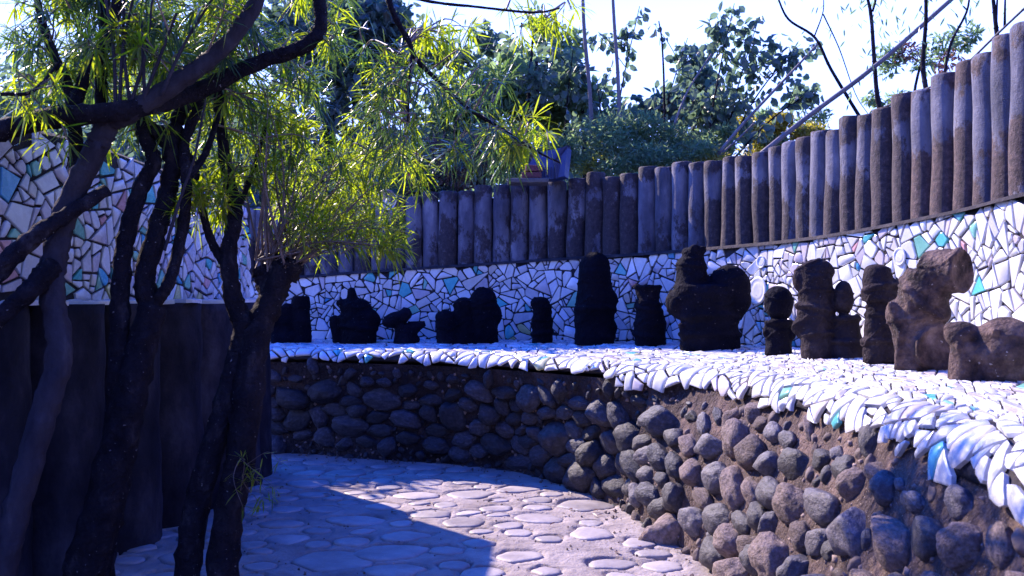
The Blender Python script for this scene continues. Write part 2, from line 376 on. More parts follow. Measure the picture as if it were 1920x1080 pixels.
def tile_geo(mb, poly, F3, mi, thick=.012, bevel=.005, tilt=.05, lift=0.0, dome=0.0, curved=None):
    bent = curved is not None and curved(*cent(poly))
    if bent: poly = densify(poly, .045); tilt = .02; dome = max(dome, .001)
    cx, cy = cent(poly); ta, tb = random.gauss(0, tilt), random.gauss(0, tilt); n = len(poly); h0 = thick+lift+rnd(0, .004); size = math.sqrt(abs(area(poly)))
    v = []
    hh = lambda x, y: h0+ta*(x-cx)+tb*(y-cy)
    rr = min(math.hypot(x-cx, y-cy) for x, y in poly); k = max(.5, 1-bevel/max(rr, .01))
    for x, y in poly: v.append(F3(x, y, -.012))
    for x, y in poly: v.append(F3(x, y, hh(x, y)-bevel*.7))
    for x, y in poly:
        xi, yi = cx+(x-cx)*k, cy+(y-cy)*k; v.append(F3(xi, yi, hh(xi, yi)))
    if bent:
        for x, y in poly:
            xi, yi = cx+(x-cx)*.5, cy+(y-cy)*.5; v.append(F3(xi, yi, hh(xi, yi)+dome*.6))
    v.append(F3(cx, cy, h0+dome))
    f = []
    for i in range(n):
        j = (i+1) % n; f.append((i, j, n+j, n+i)); f.append((n+i, n+j, 2*n+j, 2*n+i))
    b = len(mb.v); mb.add(v, f, mi, False); last = 2*n
    if bent:
        for i in range(n): j = (i+1) % n; mb.f.append([b+2*n+i, b+2*n+j, b+3*n+j, b+3*n+i]); mb.m.append(mi); mb.s.append(True)
        last = 3*n
    for i in range(n):
        mb.f.append([b+last+i, b+last+(i+1) % n, b+last+n]); mb.m.append(mi); mb.s.append(dome > 0)
def pxsize(pts):
    xs = []; ys = []
    for p in pts:
        a, b = px(p); xs.append(a); ys.append(b)
    return xs, ys
def lay_tiles(parent, polys, F3, limit=300, matf=None, partname='tile', restname='tile_field', **kw):
    items = []
    for poly in polys:
        pts = [F3(x, y, .01) for x, y in poly]
        if max(p[1] for p in pts) < .25: continue
        xs, ys = pxsize(pts); w_, h_ = max(xs)-min(xs), max(ys)-min(ys)
        inside = max(xs) > 0 and min(xs) < 1920 and max(ys) > 0 and min(ys) < 1080
        if max(xs) < -700 or min(xs) > 2700: continue
        sc = math.sqrt(max(w_*h_, 1)) if inside else 0
        items.append((sc, poly))
    items.sort(key=lambda q: -q[0])
    rest = MB(); nrest = 0
    for k, (sc, poly) in enumerate(items):
        mi = matf(*cent(poly)) if matf else pick_tile(); dome = rnd(.004, .014) if random.random() < .22 else 0.0
        if k < limit and sc > 0:
            mb = MB(); tile_geo(mb, poly, F3, 0, dome=dome, **kw); mb.build(partname, TM[mi], parent)
        else: tile_geo(rest, poly, F3, mi, dome=dome, **kw); nrest += 1
    if nrest: tagged(rest.build(restname, TM, parent), kind='stuff')
    return len(items)
def rad(lo, hi, pow_=1.6): return lambda x, y: lo+(hi-lo)*random.random()**pow_

# ------------------------------------------------------------------ ground, path
gmb = MB(); gmb.add([(-400, -60, -.06), (400, -60, -.06), (400, 700, -.06), (-400, 700, -.06)], [(0, 1, 2, 3)])
tagged(gmb.build('ground', M['soil']), kind='structure')
def foot_y(x):    # foot of the bench wall
    return None
cob = sites(-4.6, 1.6, 2.2, 9.6, lambda x, y: .085+.14*random.random()**1.2, 16000)
fx = [(station(k/10)[8], station(k/10)[9]) for k in range(0, 150)]
def wall_clear(x, y):
    "signed distance to the bench foot, positive on the path"
    best = 1e9; s = 1
    for i in range(len(fx)-1):
        ax, ay = fx[i]; bx_, by = fx[i+1]; dx, dy = bx_-ax, by-ay; L2 = dx*dx+dy*dy
        k = max(0, min(1, ((x-ax)*dx+(y-ay)*dy)/L2)) if L2 else 0
        ex, ey = x-(ax+dx*k), y-(ay+dy*k); d = math.hypot(ex, ey)
        if d < best: best = d; s = 1 if (dy*ex-dx*ey) > 0 else -1
    return best*s
COB = []
for (x, y, r) in cob:
    if wall_clear(x, y) < r*.7+.05: continue
    if y > 5.2 and x > .1 and wall_clear(x, y) < .6 and random.random() < .25: continue
    a = rnd(-.35, .35); COB.append((x, y, r*rnd(.86, 1.06), r*rnd(.66, .98), a, rnd(0, 9)))
def cob_r(q, x, y):
    "normalised distance from a cobble's outline"
    X, Y, a, b, th, sd_ = q; dx, dy = x-X, y-Y; c, s = math.cos(th), math.sin(th); u, v = dx*c+dy*s, -dx*s+dy*c
    an = math.atan2(v/b, u/a); k = 1+.3*noise.noise(Vector((math.cos(an)*1.3+sd_, math.sin(an)*1.3, sd_)))
    return math.hypot(u/a, v/b)/k, an+th
cg = {}
for q in COB: cg.setdefault((int(q[0]//.5), int(q[1]//.5)), []).append(q)
def near_cob(x, y):
    i, j = int(x//.5), int(y//.5); best = (9, 0, None)
    for a in (i-1, i, i+1):
        for b in (j-1, j, j+1):
            for q in cg.get((a, b), ()):
                if abs(q[0]-x) < .4 and abs(q[1]-y) < .4:
                    r, an = cob_r(q, x, y)
                    if r < best[0]: best = (r, an, q)
    return best
def path_z(x, y):
    z = .012*noise.noise(Vector((x*1.3, y*1.3, 0)))+.004*noise.noise(Vector((x*6, y*6, 3)))
    r, an, q = near_cob(x, y)
    if q:
        gate = max(0, math.sin(an)+.35*noise.noise(Vector((q[5]*3, an, 2))))*max(0, min(1, .75+1.2*noise.noise(Vector((q[5], q[5]*2, 0)))))
        e = (r-1.05)/.1
        z -= .09*gate*math.exp(-e*e)
        if r < 1: z -= .02
    return z
X0, X1, Y0, Y1, STEP = -3.2, 1.7, 3.4, 9.2, .021
nx_, ny_ = int((X1-X0)/STEP)+1, int((Y1-Y0)/STEP)+1
pv = []; pf = []
for j in range(ny_):
    for i in range(nx_):
        x, y = X0+i*STEP, Y0+j*STEP; pv.append((x, y, path_z(x, y)))
for j in range(ny_-1):
    for i in range(nx_-1):
        a = j*nx_+i; pf.append((a, a+1, a+nx_+1, a+nx_))
pm = MB(); pm.add(pv, pf, 0, True)
pm.add([(-9, Y1, -.02), (4, Y1, -.02), (4, 14, -.02), (-9, 14, -.02)], [(0, 1, 2, 3)])
pm.add([(-9, -3, -.02), (4, -3, -.02), (4, Y0, -.02), (-9, Y0, -.02)], [(0, 1, 2, 3)])
pm.add([(-9, Y0, -.02), (X0, Y0, -.02), (X0, Y1, -.02), (-9, Y1, -.02)], [(0, 1, 2, 3)])
path = tagged(pm.build('path', M['path']), kind='structure')
for q in COB:
    X, Y, a, b, th, sd_ = q; n = 18; v = []; f = []
    if not (Y > 3.3): continue
    h = rnd(.004, .012); tx, ty = rnd(-.03, .03), rnd(-.05, .01); c, s = math.cos(th), math.sin(th)
    rings = [(1.0, -.035), (.99, -.006), (.93, .3), (.75, .75), (.45, .96)]
    zb = .012*noise.noise(Vector((X*1.3, Y*1.3, 0)))
    for (k, z) in rings:
        for i in range(n):
            an = 2*math.pi*i/n; kk = k*(1+.3*noise.noise(Vector((math.cos(an)*1.3+sd_, math.sin(an)*1.3, sd_))))
            u, w_ = math.cos(an)*a*kk, math.sin(an)*b*kk; dx, dy = u*c-w_*s, u*s+w_*c
            zz = z if z < 0 else z*h
            v.append((X+dx, Y+dy, zb+zz+(tx*dx+ty*dy if z > -.02 else 0)+.003*noise.noise(Vector((dx*9+sd_, dy*9, 1)))))
    v.append((X, Y, zb+h))
    for r_ in range(4):
        for i in range(n): j = (i+1) % n; f.append((r_*n+i, r_*n+j, (r_+1)*n+j, (r_+1)*n+i))
    for i in range(n): f.append((4*n+i, 4*n+(i+1) % n, 5*n))
    mb = MB(); mb.add(v, f, 0, True); mb.build('cobble', M['cobble'], path)

# ------------------------------------------------------------------ stones: a few displaced boulder meshes
def boulder(seed, rough_=.22, flat=False):
    bm = bmesh.new(); bmesh.ops.create_icosphere(bm, subdivisions=4 if not flat else 3, radius=1)
    rs = random.Random(seed); off = Vector((rs.uniform(0, 50), rs.uniform(0, 50), rs.uniform(0, 50)))
    planes = [(Vector((rs.gauss(0, 1), rs.gauss(0, 1), rs.gauss(0, 1))).normalized(), rs.uniform(.62, .9)) for _ in range(7 if flat else 3)]
    for v in bm.verts:
        d = v.co.normalized(); r = 1+rough_*noise.noise(d*1.1+off)+rough_*.5*noise.noise(d*2.4+off)+.035*noise.noise(d*6+off)
        p = d*r
        for n_, c in planes:
            e = p.dot(n_)-c
            if e > 0: p -= n_*e*(.9 if flat else .65)
        v.co = p
    me = bpy.data.meshes.new('boulder'); bm.to_mesh(me); bm.free()
    for pl in me.polygons: pl.use_smooth = True
    return me
ROUND = [boulder(k) for k in range(9)]; CHIP = [boulder(50+k, .3, True) for k in range(7)]
def with_mat(me, m):
    k = me.copy(); k.materials.append(m); return k
ROUND_M = {m: [with_mat(x, M[m]) for x in ROUND] for m in ('boulder', 'boulder_warm', 'boulder_dark')}
CHIP_M = {m: [with_mat(x, M[m]) for x in CHIP] for m in ('boulder', 'boulder_warm', 'boulder_dark')}

# ------------------------------------------------------------------ the bench: stone face, mosaic top and lip
bench = empty('stone_bench', (0, 7.5, 0), 'long curved bench wall of river stones topped with broken white tiles', 'bench wall')
RL = .16
def lip_drop(u): return .19+.05*noise.noise(Vector((u*.9, 3, 0)))+(.05 if u > A_len_mid else 0)
A_len_mid = A_lip.L[int(7.5*20)]
def bench_sec(u):
    q, T, n = A_lip.frame(u); lip = Vector((q[0], q[1], q[2])); wall = Vector((q[3], q[4], q[5])); foot = Vector((q[8], q[9], -.05))
    return lip, wall, foot, T, n
def F_bench(u, w, h):
    "w = 0 at the start of the lip's curve, negative towards the back wall, positive down over the lip"
    lip, wall, foot, T, n = bench_sec(u)
    c = lip-n*RL+Vector((0, 0, -RL))
    if w < 0:
        edge = lip-n*RL; d = wall-edge; L = d.length; k = min(1.02, -w/L); p = edge+d*k
        bumpz = .014*noise.noise(p*2.2); return p+Vector((0, 0, 1))*(h+bumpz)
    arc = RL*math.pi/2*.92
    if w < arc:
        a = w/RL; nn = n*math.sin(a)+Vector((0, 0, math.cos(a)))
        if a < .3: nn = nn
        return c+nn*(RL+h)+Vector((0, 0, .014*noise.noise((c)*2.2)))*(1-w/arc)
    a = arc/RL; nn = n*math.sin(a)+Vector((0, 0, math.cos(a))); tt = n*math.cos(a)-Vector((0, 0, math.sin(a)))
    return c+nn*(RL+h)+tt*(w-arc)
def bench_rad(u, w):
    if w > -.14: return .05+.07*random.random()**1.3
    return .034+.085*random.random()**2.2
def lip_lim(u):
    y = station(A_lip.par(u))[1]
    return .18+.035*noise.noise(Vector((u*1.7, 3, 0)))+(.05 if y < 6.6 else 0)+(.03 if y < 3 else 0)
def bench_face(u, k, h=0):
    "k = 0 under the lip, 1 at the ground"
    lip, wall, foot, T, n = bench_sec(u)
    top = lip-n*.05+Vector((0, 0, -.12)); p = top+(foot-top)*k
    sag = -.05*math.sin(k*math.pi)*(1 if lip.y > 6.2 else -1.0)
    nn = (n*1.0+Vector((0, 0, (top-foot).cross(T).z*0)))
    p += nn*(sag+.03*noise.noise(p*2.0)+.012*noise.noise(p*9)+h)
    return p
nu = int(A_lip.len/.06); bm_v = []; bm_f = []; prof = 0
for i in range(nu+1):
    u = A_lip.len*i/nu; row = []
    W = (bench_sec(u)[1]-bench_sec(u)[0]).length
    for k in range(8): row.append(F_bench(u, -W*(1-k/8)*1.0, 0))
    for k in range(8): row.append(F_bench(u, (lip_lim(u)-.02)*k/7, -.016*min(1, k)))
    row.append(bench_face(u, -.02, -.04))
    bm_v += row; prof = len(row)
for i in range(nu):
    for k in range(prof-1): a = i*prof+k; bm_f.append((a, a+1, a+prof+1, a+prof))
b = MB(); b.add(bm_v, bm_f, 0, True); b.build('mortar_bed', M['joint'], bench)
fv = []; ff = []; nk = 34
for i in range(nu+1):
    u = A_lip.len*i/nu
    for k in range(nk+1): fv.append(bench_face(u, k/nk))
for i in range(nu):
    for k in range(nk): a = i*(nk+1)+k; ff.append((a, a+1, a+nk+2, a+nk+1))
b = MB(); b.add(fv, ff, 0, True)
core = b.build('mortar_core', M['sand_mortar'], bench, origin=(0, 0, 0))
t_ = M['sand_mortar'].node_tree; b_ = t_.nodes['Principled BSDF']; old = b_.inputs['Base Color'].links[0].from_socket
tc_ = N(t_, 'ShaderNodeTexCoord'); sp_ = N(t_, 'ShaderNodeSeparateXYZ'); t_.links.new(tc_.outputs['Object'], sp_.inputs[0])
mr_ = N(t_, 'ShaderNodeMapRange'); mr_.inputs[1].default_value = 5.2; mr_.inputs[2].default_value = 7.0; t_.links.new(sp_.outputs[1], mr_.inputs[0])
t_.links.new(mixc(t_, mr_.outputs[0], old, mixc(t_, 1.0, old, (.3, .32, .4), 'MULTIPLY')), b_.inputs['Base Color'])  # mortar colour darkened towards the back to deepen the shade there

umin = A_lip.L[int(.9*20)]
S = sites(umin, A_lip.len-.1, -2.5, .6, lambda u, w: rnd(.09, .14), 40000)
def keep_b(u, w):
    lip, wall, foot, T, n = bench_sec(u); W = (wall-(lip-n*RL)).length
    return -W < w < lip_lim(u)+rnd(-.02, .03)
def trim_lip(p):
    c = cent(p)
    if c[1] <= .04: return p
    a = rnd(-.3, .3); return clip(p, a, 1, a*c[0]+lip_lim(c[0])+rnd(.012, .035))
polys = shards(S, .015, lambda u, w: .0085 if w > -.2 else .0085, keep_b, trim_lip)
lay_tiles(bench, polys, F_bench, 300, matf=lambda u, w: random.choices(range(9), [62, 24, 6, 4, 1.2, .7, .1, .1, .5] if w > -.25 else [60, 22, 6, 8, 1.2, .8, .3, .5, .6])[0], tilt=.04, thick=.006, curved=lambda u, w: w > -.14)

# stones in the face
SU = .7     # stones lie longer than they are high
sq = sites(A_lip.L[int(1.3*20)]*SU, (A_lip.len-.1)*SU, .0, .98, lambda u, k: .055+.085*random.random()**1.3 if u < A_len_mid*SU else .052+.1*random.random()**1.4, 60000)
def Fk(u, k): return bench_face(u, k)
stones = []
for poly in cells(sq, .012, .34):
    poly = [(a/SU, b_) for a, b_ in poly]; u, k = cent(poly)
    if not (.03 < k < 1.0): continue
    # principal axes of the cell
    xs = [p[0]-u for p in poly]; ys = [p[1]-k for p in poly]
    sxx = sum(a*a for a in xs); syy = sum(a*a for a in ys); sxy = sum(a*b_ for a, b_ in zip(xs, ys))
    th = .5*math.atan2(2*sxy, sxx-syy); c, s = math.cos(th), math.sin(th)
    e1 = [a*c+b_*s for a, b_ in zip(xs, ys)]; e2 = [-a*s+b_*c for a, b_ in zip(xs, ys)]
    lim_ = .15 if u > A_len_mid else .2; r1, r2 = min(lim_, (max(e1)-min(e1))/2), min(lim_*.8, (max(e2)-min(e2))/2)
    p = bench_face(u, k)
    if p.y < .5: continue
    hgt = (bench_face(u, 0)-bench_face(u, 1)).length; up_r = abs(r1*s)+abs(r2*c)
    if k < .2: f_ = min(1, .085/max(r1, r2)); r1 *= f_; r2 *= f_; up_r *= f_
    k = max(k, (up_r*.72-.03)/hgt); p = bench_face(u, k)
    q = px(p); sc = max(r1, r2)/p.y if -60 < q[0] < 1980 and q[1] < 1140 else 0
    stones.append((sc, u, k, th, r1, r2))
stones.sort(key=lambda q: -q[0])
for (sc, u, k, th, r1, r2) in stones[:300]:
    p = bench_face(u, k); lip, wall, foot, T, n = bench_sec(u)
    down = (foot-(lip-n*.05)).normalized(); nrm = T.cross(down)
    if nrm.dot(n) < 0: nrm = -nrm
    warm = p.y < 5.6 and random.random() < .45
    rnd_ = random.random() < (.45 if p.y > 6 else .62)
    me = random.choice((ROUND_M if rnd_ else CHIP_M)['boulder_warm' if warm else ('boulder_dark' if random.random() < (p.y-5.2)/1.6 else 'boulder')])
    o = bpy.data.objects.new('stone', me); col.objects.link(o); o.parent = bench
    a = T*math.cos(th)+down*math.sin(th); bb = -T*math.sin(th)+down*math.cos(th)
    near = p.y < 5.4; k1, k2 = (rnd(.9, 1.06), rnd(.84, 1.02)) if near else (rnd(.9, 1.06), rnd(.8, .96)); dep = min(r1, r2)*rnd(.7, 1.05)
    flip = random.choice((-1, 1))
    m3 = Matrix((a*flip, bb*flip, nrm)).transposed()
    rot = m3.to_euler(); o.rotation_euler = rot
    o.scale = (r1*k1, r2*k2, dep*.85); o.location = p+nrm*(dep*rnd(-.12, .2))-Vector(bench.location)
# smaller stones pressed into the gaps; the last of them are joined
placed = [(u, k*1.0, max(r1, r2), min(r1, r2)) for (sc, u, k, th, r1, r2) in stones[:300]]; count = len(placed); tot = 0
fill = MB()
for _ in range(9000):
    u = rnd(A_lip.L[int(1.6*20)], A_lip.len-.5); k = rnd(.08, .99); r = rnd(.028, .07)
    if any(abs(u-a) < .3 and math.hypot(u-a, (k-b_)*1.05) < r*.85+(R1+R2)*.46 for (a, b_, R1, R2) in placed): continue
    p = bench_face(u, k)
    if p.y < .6: continue
    placed.append((u, k, r, r*.8)); tot += 1
    lip, wall, foot, T, n = bench_sec(u); down = (foot-(lip-n*.05)).normalized(); nrm = T.cross(down)
    if nrm.dot(n) < 0: nrm = -nrm
    th = rnd(0, 3.1); a = T*math.cos(th)+down*math.sin(th); bb = nrm.cross(a)
    m3 = Matrix((a, bb, nrm)).transposed(); sc3 = (r, r*rnd(.6, .85), r*rnd(.5, .75)); q = px(p)
    if count < 300 and 0 < q[0] < 1920:
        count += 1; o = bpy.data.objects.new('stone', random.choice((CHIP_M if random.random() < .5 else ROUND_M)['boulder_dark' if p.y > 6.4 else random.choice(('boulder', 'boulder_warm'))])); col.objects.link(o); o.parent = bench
        o.rotation_euler = m3.to_euler(); o.scale = sc3; o.location = p+nrm*(r*rnd(-.1, .15))-Vector(bench.location)
    else:
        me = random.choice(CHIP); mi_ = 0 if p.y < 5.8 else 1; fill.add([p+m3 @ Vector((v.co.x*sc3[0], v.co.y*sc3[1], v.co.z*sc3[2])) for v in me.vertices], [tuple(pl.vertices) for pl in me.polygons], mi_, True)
if fill.v: tagged(fill.build('small_stones', [M['boulder_warm'], M['boulder_dark']], bench), kind='stuff')
# small pebbles and chips between the stones: too many to count
peb = MB()
for _ in range(900):
    u = rnd(A_lip.L[20], A_lip.len-.3); k = rnd(.02, 1.0); p = bench_face(u, k); r = rnd(.006, .022)*(1 if p.y < 6 else 1.3)
    off = Vector((rnd(-1, 1), rnd(-1, 1), rnd(-1, 1))).normalized()
    base = [Vector(v)*r for v in ((1, 0, 0), (-1, 0, 0), (0, 1, 0), (0, -1, 0), (0, 0, 1), (0, 0, -1))]
    eu = Euler((rnd(0, 6), rnd(0, 6), rnd(0, 6))).to_matrix(); sc_ = (rnd(.6, 1.4), rnd(.6, 1.2), rnd(.5, 1))
    peb.add([p+eu @ Vector((v.x*sc_[0], v.y*sc_[1], v.z*sc_[2])) for v in base], [(0, 2, 4), (2, 1, 4), (1, 3, 4), (3, 0, 4), (2, 0, 5), (1, 2, 5), (3, 1, 5), (0, 3, 5)], 0, True)
tagged(peb.build('pebble_chips', M['boulder_warm'], bench), kind='stuff')

# ------------------------------------------------------------------ back mosaic wall
wallE = empty('mosaic_wall', (0, 9.5, 1.0), 'curved low wall of broken white tile mosaic behind the row of statues', 'mosaic wall')
def F_wall(u, w, h):
    q, T, n = A_wall.frame(u); p = Vector((q[3], q[4], q[5]-.02+w))
    return p+n*(h+.02*noise.noise(Vector((u*1.2, w*2, 5)))+.02)
wv = []; wf = []; nw = int(A_wall.len/.1)
for i in range(nw+1):
    u = A_wall.len*i/nw; q, T, n = A_wall.frame(u); H = q[6]-q[5]+.02
    for k in range(7): wv.append(F_wall(u, H*k/6, 0))
    p = Vector((q[3], q[4], q[6])); wv.append(p-n*.3); wv.append(p-n*.3-Vector((0, 0, 1.5)))
for i in range(nw):
    for k in range(8): a = i*9+k; wf.append((a, a+9, a+10, a+1))
b = MB(); b.add(wv, wf, 0, True); b.build('wall_core', M['joint'], wallE)
S = sites(A_wall.L[int(.8*20)], A_wall.len-.1, -.1, 1.15, lambda x, y: rnd(.09, .15), 20000)
def keep_w(u, w):
    q, T, n = A_wall.frame(u); return -.03 < w < q[6]-q[5]+.03
def trim(poly):
    q, T, n = A_wall.frame(cent(poly)[0]); return clip(clip(poly, 0, 1, q[6]-q[5]+.012), 0, -1, -.025)
SHW = shards(S, .011, .0068, keep_w, trim)
lay_tiles(wallE, SHW, F_wall, 300, tilt=.06)
# saucers and plate halves set in the mosaic
def saucer(u, w, r, m=0):
    mb = MB(); n = 24; v = []; prof_ = [(1, .008), (.97, .016), (.8, .012), (.64, .007), (.6, .009), (.4, .008), (.18, .008), (.12, .008)]
    for (k, h) in prof_:
        for i in range(n): a = 2*math.pi*i/n; v.append(F_wall(u+math.cos(a)*r*k, w+math.sin(a)*r*k, h+.012))
    v.append(F_wall(u, w, .02)); f = []
    for k in range(len(prof_)-1):
        for i in range(n): j = (i+1) % n; f.append((k*n+i, k*n+j, (k+1)*n+j, (k+1)*n+i))
    f += [((len(prof_)-1)*n+i, (len(prof_)-1)*n+(i+1) % n, len(prof_)*n) for i in range(n)]
    mb.add(v, f, 0, True); mb.build('saucer', TM[m], wallE)
def wall_u(xp):
    "arc length where the back wall is seen at photo column xp"
    best = min(range(len(A_wall.t)), key=lambda k: abs((lambda q: 960+F*q[3]/max(q[4], .1)-xp)(station(A_wall.t[k]))) if station(A_wall.t[k])[4] > .5 else 1e9)
    return A_wall.L[best]
saucer(wall_u(1436), .72, .055); saucer(wall_u(1425), .48, .12); saucer(wall_u(1694), .66, .06); saucer(wall_u(1470), .42, .1, 1)

# fence of round cement posts standing on the wall
fence = empty('post_fence', (0, 9.6, 1.8), 'palisade of close round cement posts rising along the top of the curved wall', 'fence')
cv = []; cf = []
for i in range(nw+1):
    u = A_wall.len*i/nw; q, T, n = A_wall.frame(u); p = Vector((q[3], q[4], q[6])); j = .012*noise.noise(Vector((u*3, 0, 0)))
    cv += [p+n*.055+Vector((0, 0, -.012)), p+n*(.04+j)+Vector((0, 0, .012)), p+n*.0+Vector((0, 0, .02)), p-n*.26+Vector((0, 0, .02))]
for i in range(nw):
    for k in range(3): a = i*4+k; cf.append((a, a+4, a+5, a+1))
b = MB(); b.add(cv, cf, 0, True); b.build('coping', M['joint'], fence)
cv = []; cf = []     # mortar packed behind and between the posts
for i in range(nw*2+1):
    u = A_wall.len*i/(nw*2); q, T, n = A_wall.frame(u); p = Vector((q[3], q[4], q[6])); top = q[7]-q[6]-.1
    cv += [p-n*.125, p-n*.125+Vector((0, 0, top)), p-n*.2+Vector((0, 0, top+.01)), p-n*.2]
for i in range(nw*2):
    for k in range(3): a = i*4+k; cf.append((a, a+4, a+5, a+1))
b = MB(); b.add(cv, cf, 0, True); b.build('mortar_backing', M['mortar'], fence)
def stain(xp):
    "how much lichen (r), how much of it low down (g), how brown (b)"
    if xp < 1120: return (rnd(.3, .68), .35, .1)
    if xp < 1195: return (rnd(.75, .95), .5, .1)
    if xp < 1340: return (rnd(.15, .4), .4, .1)
    if xp < 1480: return (rnd(.5, .75), .85, .2)
    if xp < 1545: return (rnd(.1, .35), .5, .2)
    if xp < 1720: return (rnd(.5, .85), .75, .25)
    if xp < 1850: return (rnd(.35, .65), .95, .55)
    return (rnd(.05, .3), .7, .5)
u = A_wall.L[int(.9*20)]
while u < A_wall.len-.3:
    q, T, n = A_wall.frame(u); r = rnd(.088, .1); base = Vector((q[3], q[4], q[6]+.008))-n*.09
    H = q[7]-q[6]-.008+rnd(-.035, .035); lean = Vector((rnd(-.012, .012), rnd(-.01, .01), 0)); sd_ = rnd(0, 99)
    mb = MB(); ns = 14; nr = 12
    for k in range(nr+1):
        z = k/nr; rr = r*(1.0+.05*(1-z)+.05*noise.noise(Vector((sd_, z*3, 0))))
        ctr = base+Vector((0, 0, z*H))+lean*z+Vector((.01*noise.noise(Vector((sd_, z*2, 7))), .01*noise.noise(Vector((sd_, z*2, 9))), 0))
        for i in range(ns):
            a = 2*math.pi*i/ns; ra = rr*(1+.06*noise.noise(Vector((math.cos(a)+sd_, math.sin(a), z*2.5))))
            zt = (.02*noise.noise(Vector((math.cos(a)*.8+sd_, math.sin(a)*.8, 4))) if k == nr else 0)
            mb.v.append(tuple(ctr+Vector((math.cos(a)*ra, math.sin(a)*ra, zt))))
    for k, (kk, dz) in enumerate(((.9, .012), (.5, .016))):
        for i in range(ns):
            a = 2*math.pi*i/ns; mb.v.append(tuple(base+lean+Vector((math.cos(a)*r*kk, math.sin(a)*r*kk, H+dz+.01*noise.noise(Vector((math.cos(a)+sd_, math.sin(a), 4)))))))
    mb.v.append(tuple(base+lean+Vector((0, 0, H+.014)))); tot = nr+3
    for k in range(tot-1):
        for i in range(ns): j = (i+1) % ns; mb.f.append([k*ns+i, k*ns+j, (k+1)*ns+j, (k+1)*ns+i]); mb.m.append(0); mb.s.append(True)
    for i in range(ns): mb.f.append([(tot-1)*ns+i, (tot-1)*ns+(i+1) % ns, tot*ns]); mb.m.append(0); mb.s.append(True)
    o = mb.build('post', M['post'], fence, origin=base); st_ = stain(px(base)[0]); o.color = (*st_, 1)
    u += r*2*rnd(.99, 1.06)

# planting bed retained behind the fence
bv = []; bf = []; K = 60
for i in range(K+1):
    t = (len(ST)-1)*i/K; q = station(t); q2 = station(min(t+.05, len(ST)-1.01)); 
    p = Vector((q[3], q[4], 0)); 
    c0 = Vector((-1.0, 4.0, 0)); dirv = (p-c0).normalized()
    hz = q[7]-.28
    for k, dist in enumerate((.22, 1.0, 3.0, 8.0, 25.0, 120.0)):
        g = p+dirv*dist; bv.append((g.x, g.y, hz+(.08, .12, .1, .0, -.2, -2)[k]+(0 if k > 4 else .1*noise.noise(Vector((g.x, g.y, 0))))))
for i in range(K):
    for k in range(5): a = i*6+k; bf.append((a, a+6, a+7, a+1))
b = MB(); b.add(bv, bf, 0, True); tagged(b.build('planting_bed', M['soil']), kind='structure')

# ------------------------------------------------------------------ left wall: cement barrels with a mosaic wall on top
LW = [(-4.0, 2.2), (-3.3, 3.2), (-2.82, 4.15), (-2.6, 4.85), (-2.46, 5.6), (-2.38, 6.3), (-2.32, 7.0), (-2.26, 7.8)]
lwp = catmull([(a, c, 0) for a, c in LW], 12); Ls = [0]
for i in range(1, len(lwp)): Ls.append(Ls[-1]+(lwp[i]-lwp[i-1]).length)
def lw(u):
    u = max(0, min(Ls[-1]-1e-4, u)); i = max(k for k in range(len(Ls)) if Ls[k] <= u); i = min(i, len(lwp)-2)
    f = (u-Ls[i])/(Ls[i+1]-Ls[i]); p = lwp[i].lerp(lwp[i+1], f); T = (lwp[i+1]-lwp[i]).normalized()
    return p, T, Vector((T.y, -T.x, 0))
def lw_top(u): return 2.42-.06*(u/Ls[-1])-.07*max(0, (u-Ls[-1]+2.2)/2.2)+.025*noise.noise(Vector((u*1.6, 0, 0)))
left = empty('mosaic_wall', (-2.5, 6, 0), 'shaded left wall of broken tile mosaic above dark cement barrels', 'mosaic wall')
def F_left(u, w, h):
    p, T, n = lw(u); over = max(0, u-Ls[-1])
    return Vector((p.x, p.y, 1.46+w))+T*over+n*(h+.015*noise.noise(Vector((u, w*2, 9))))
wv = []; wf = []; nl = 70
for i in range(nl+1):
    u = Ls[-1]*i/nl; p, T, n = lw(u); z = lw_top(u)
    row = [Vector((p.x, p.y, -.1))-n*.02, Vector((p.x, p.y, 1.42))-n*.02]+[F_left(u, (z-1.46)*k/5, 0) for k in range(6)]
    row += [Vector((p.x, p.y, z+.025))-n*.04, Vector((p.x, p.y, z+.025))-n*.2, Vector((p.x, p.y, z))-n*.24, Vector((p.x, p.y, -.1))-n*.26]
    wv += row
m_ = 12
for i in range(nl):
    for k in range(m_-1): a = i*m_+k; wf.append((a, a+m_, a+m_+1, a+1))
e0 = nl*m_; wf.append(tuple(e0+k for k in range(m_))); wf.append(tuple(range(m_))[::-1])
b = MB(); b.add(wv, wf, 0, False); b.build('wall_core', M['joint'], left)
S = sites(.3, Ls[-1]+.1, -.05, 1.0, lambda x, y: rnd(.1, .16), 14000)
PL = [q for q in shards(S, .014, .008, lambda u, w: u < Ls[-1]-.03 and 0 < w < lw_top(u)-1.46-.03)]
PL = [q for q in (clip(clip(clip(p, 1, 0, Ls[-1]-.01), 0, 1, lw_top(cent(p)[0])-1.46+.01), 0, -1, -.01) for p in PL) if len(q) >= 3 and area(q) > 3e-4]
lay_tiles(left, PL, F_left, 300, tilt=.04, thick=.014, matf=lambda x, y: random.choices(range(9), [30, 28, 10, 20, 6, 3.5, 3.2, 3.2, 3.6])[0])
# thin ledge tiles lying on the barrel tops
S = sites(.3, Ls[-1], 0, .2, lambda x, y: rnd(.05, .08), 2500)
def F_lt(u, w, h): p, T, n = lw(u); return Vector((p.x, p.y, 1.462+h+.012*noise.noise(Vector((u*3, w*4, 2)))))+n*(w+.03)
lay_tiles(left, shards(S, .015, .02, lambda u, w: u < Ls[-1]-.05 and .03 < w < .19), F_lt, 80, tilt=.03, partname='ledge_tile', restname='ledge_tile_field')
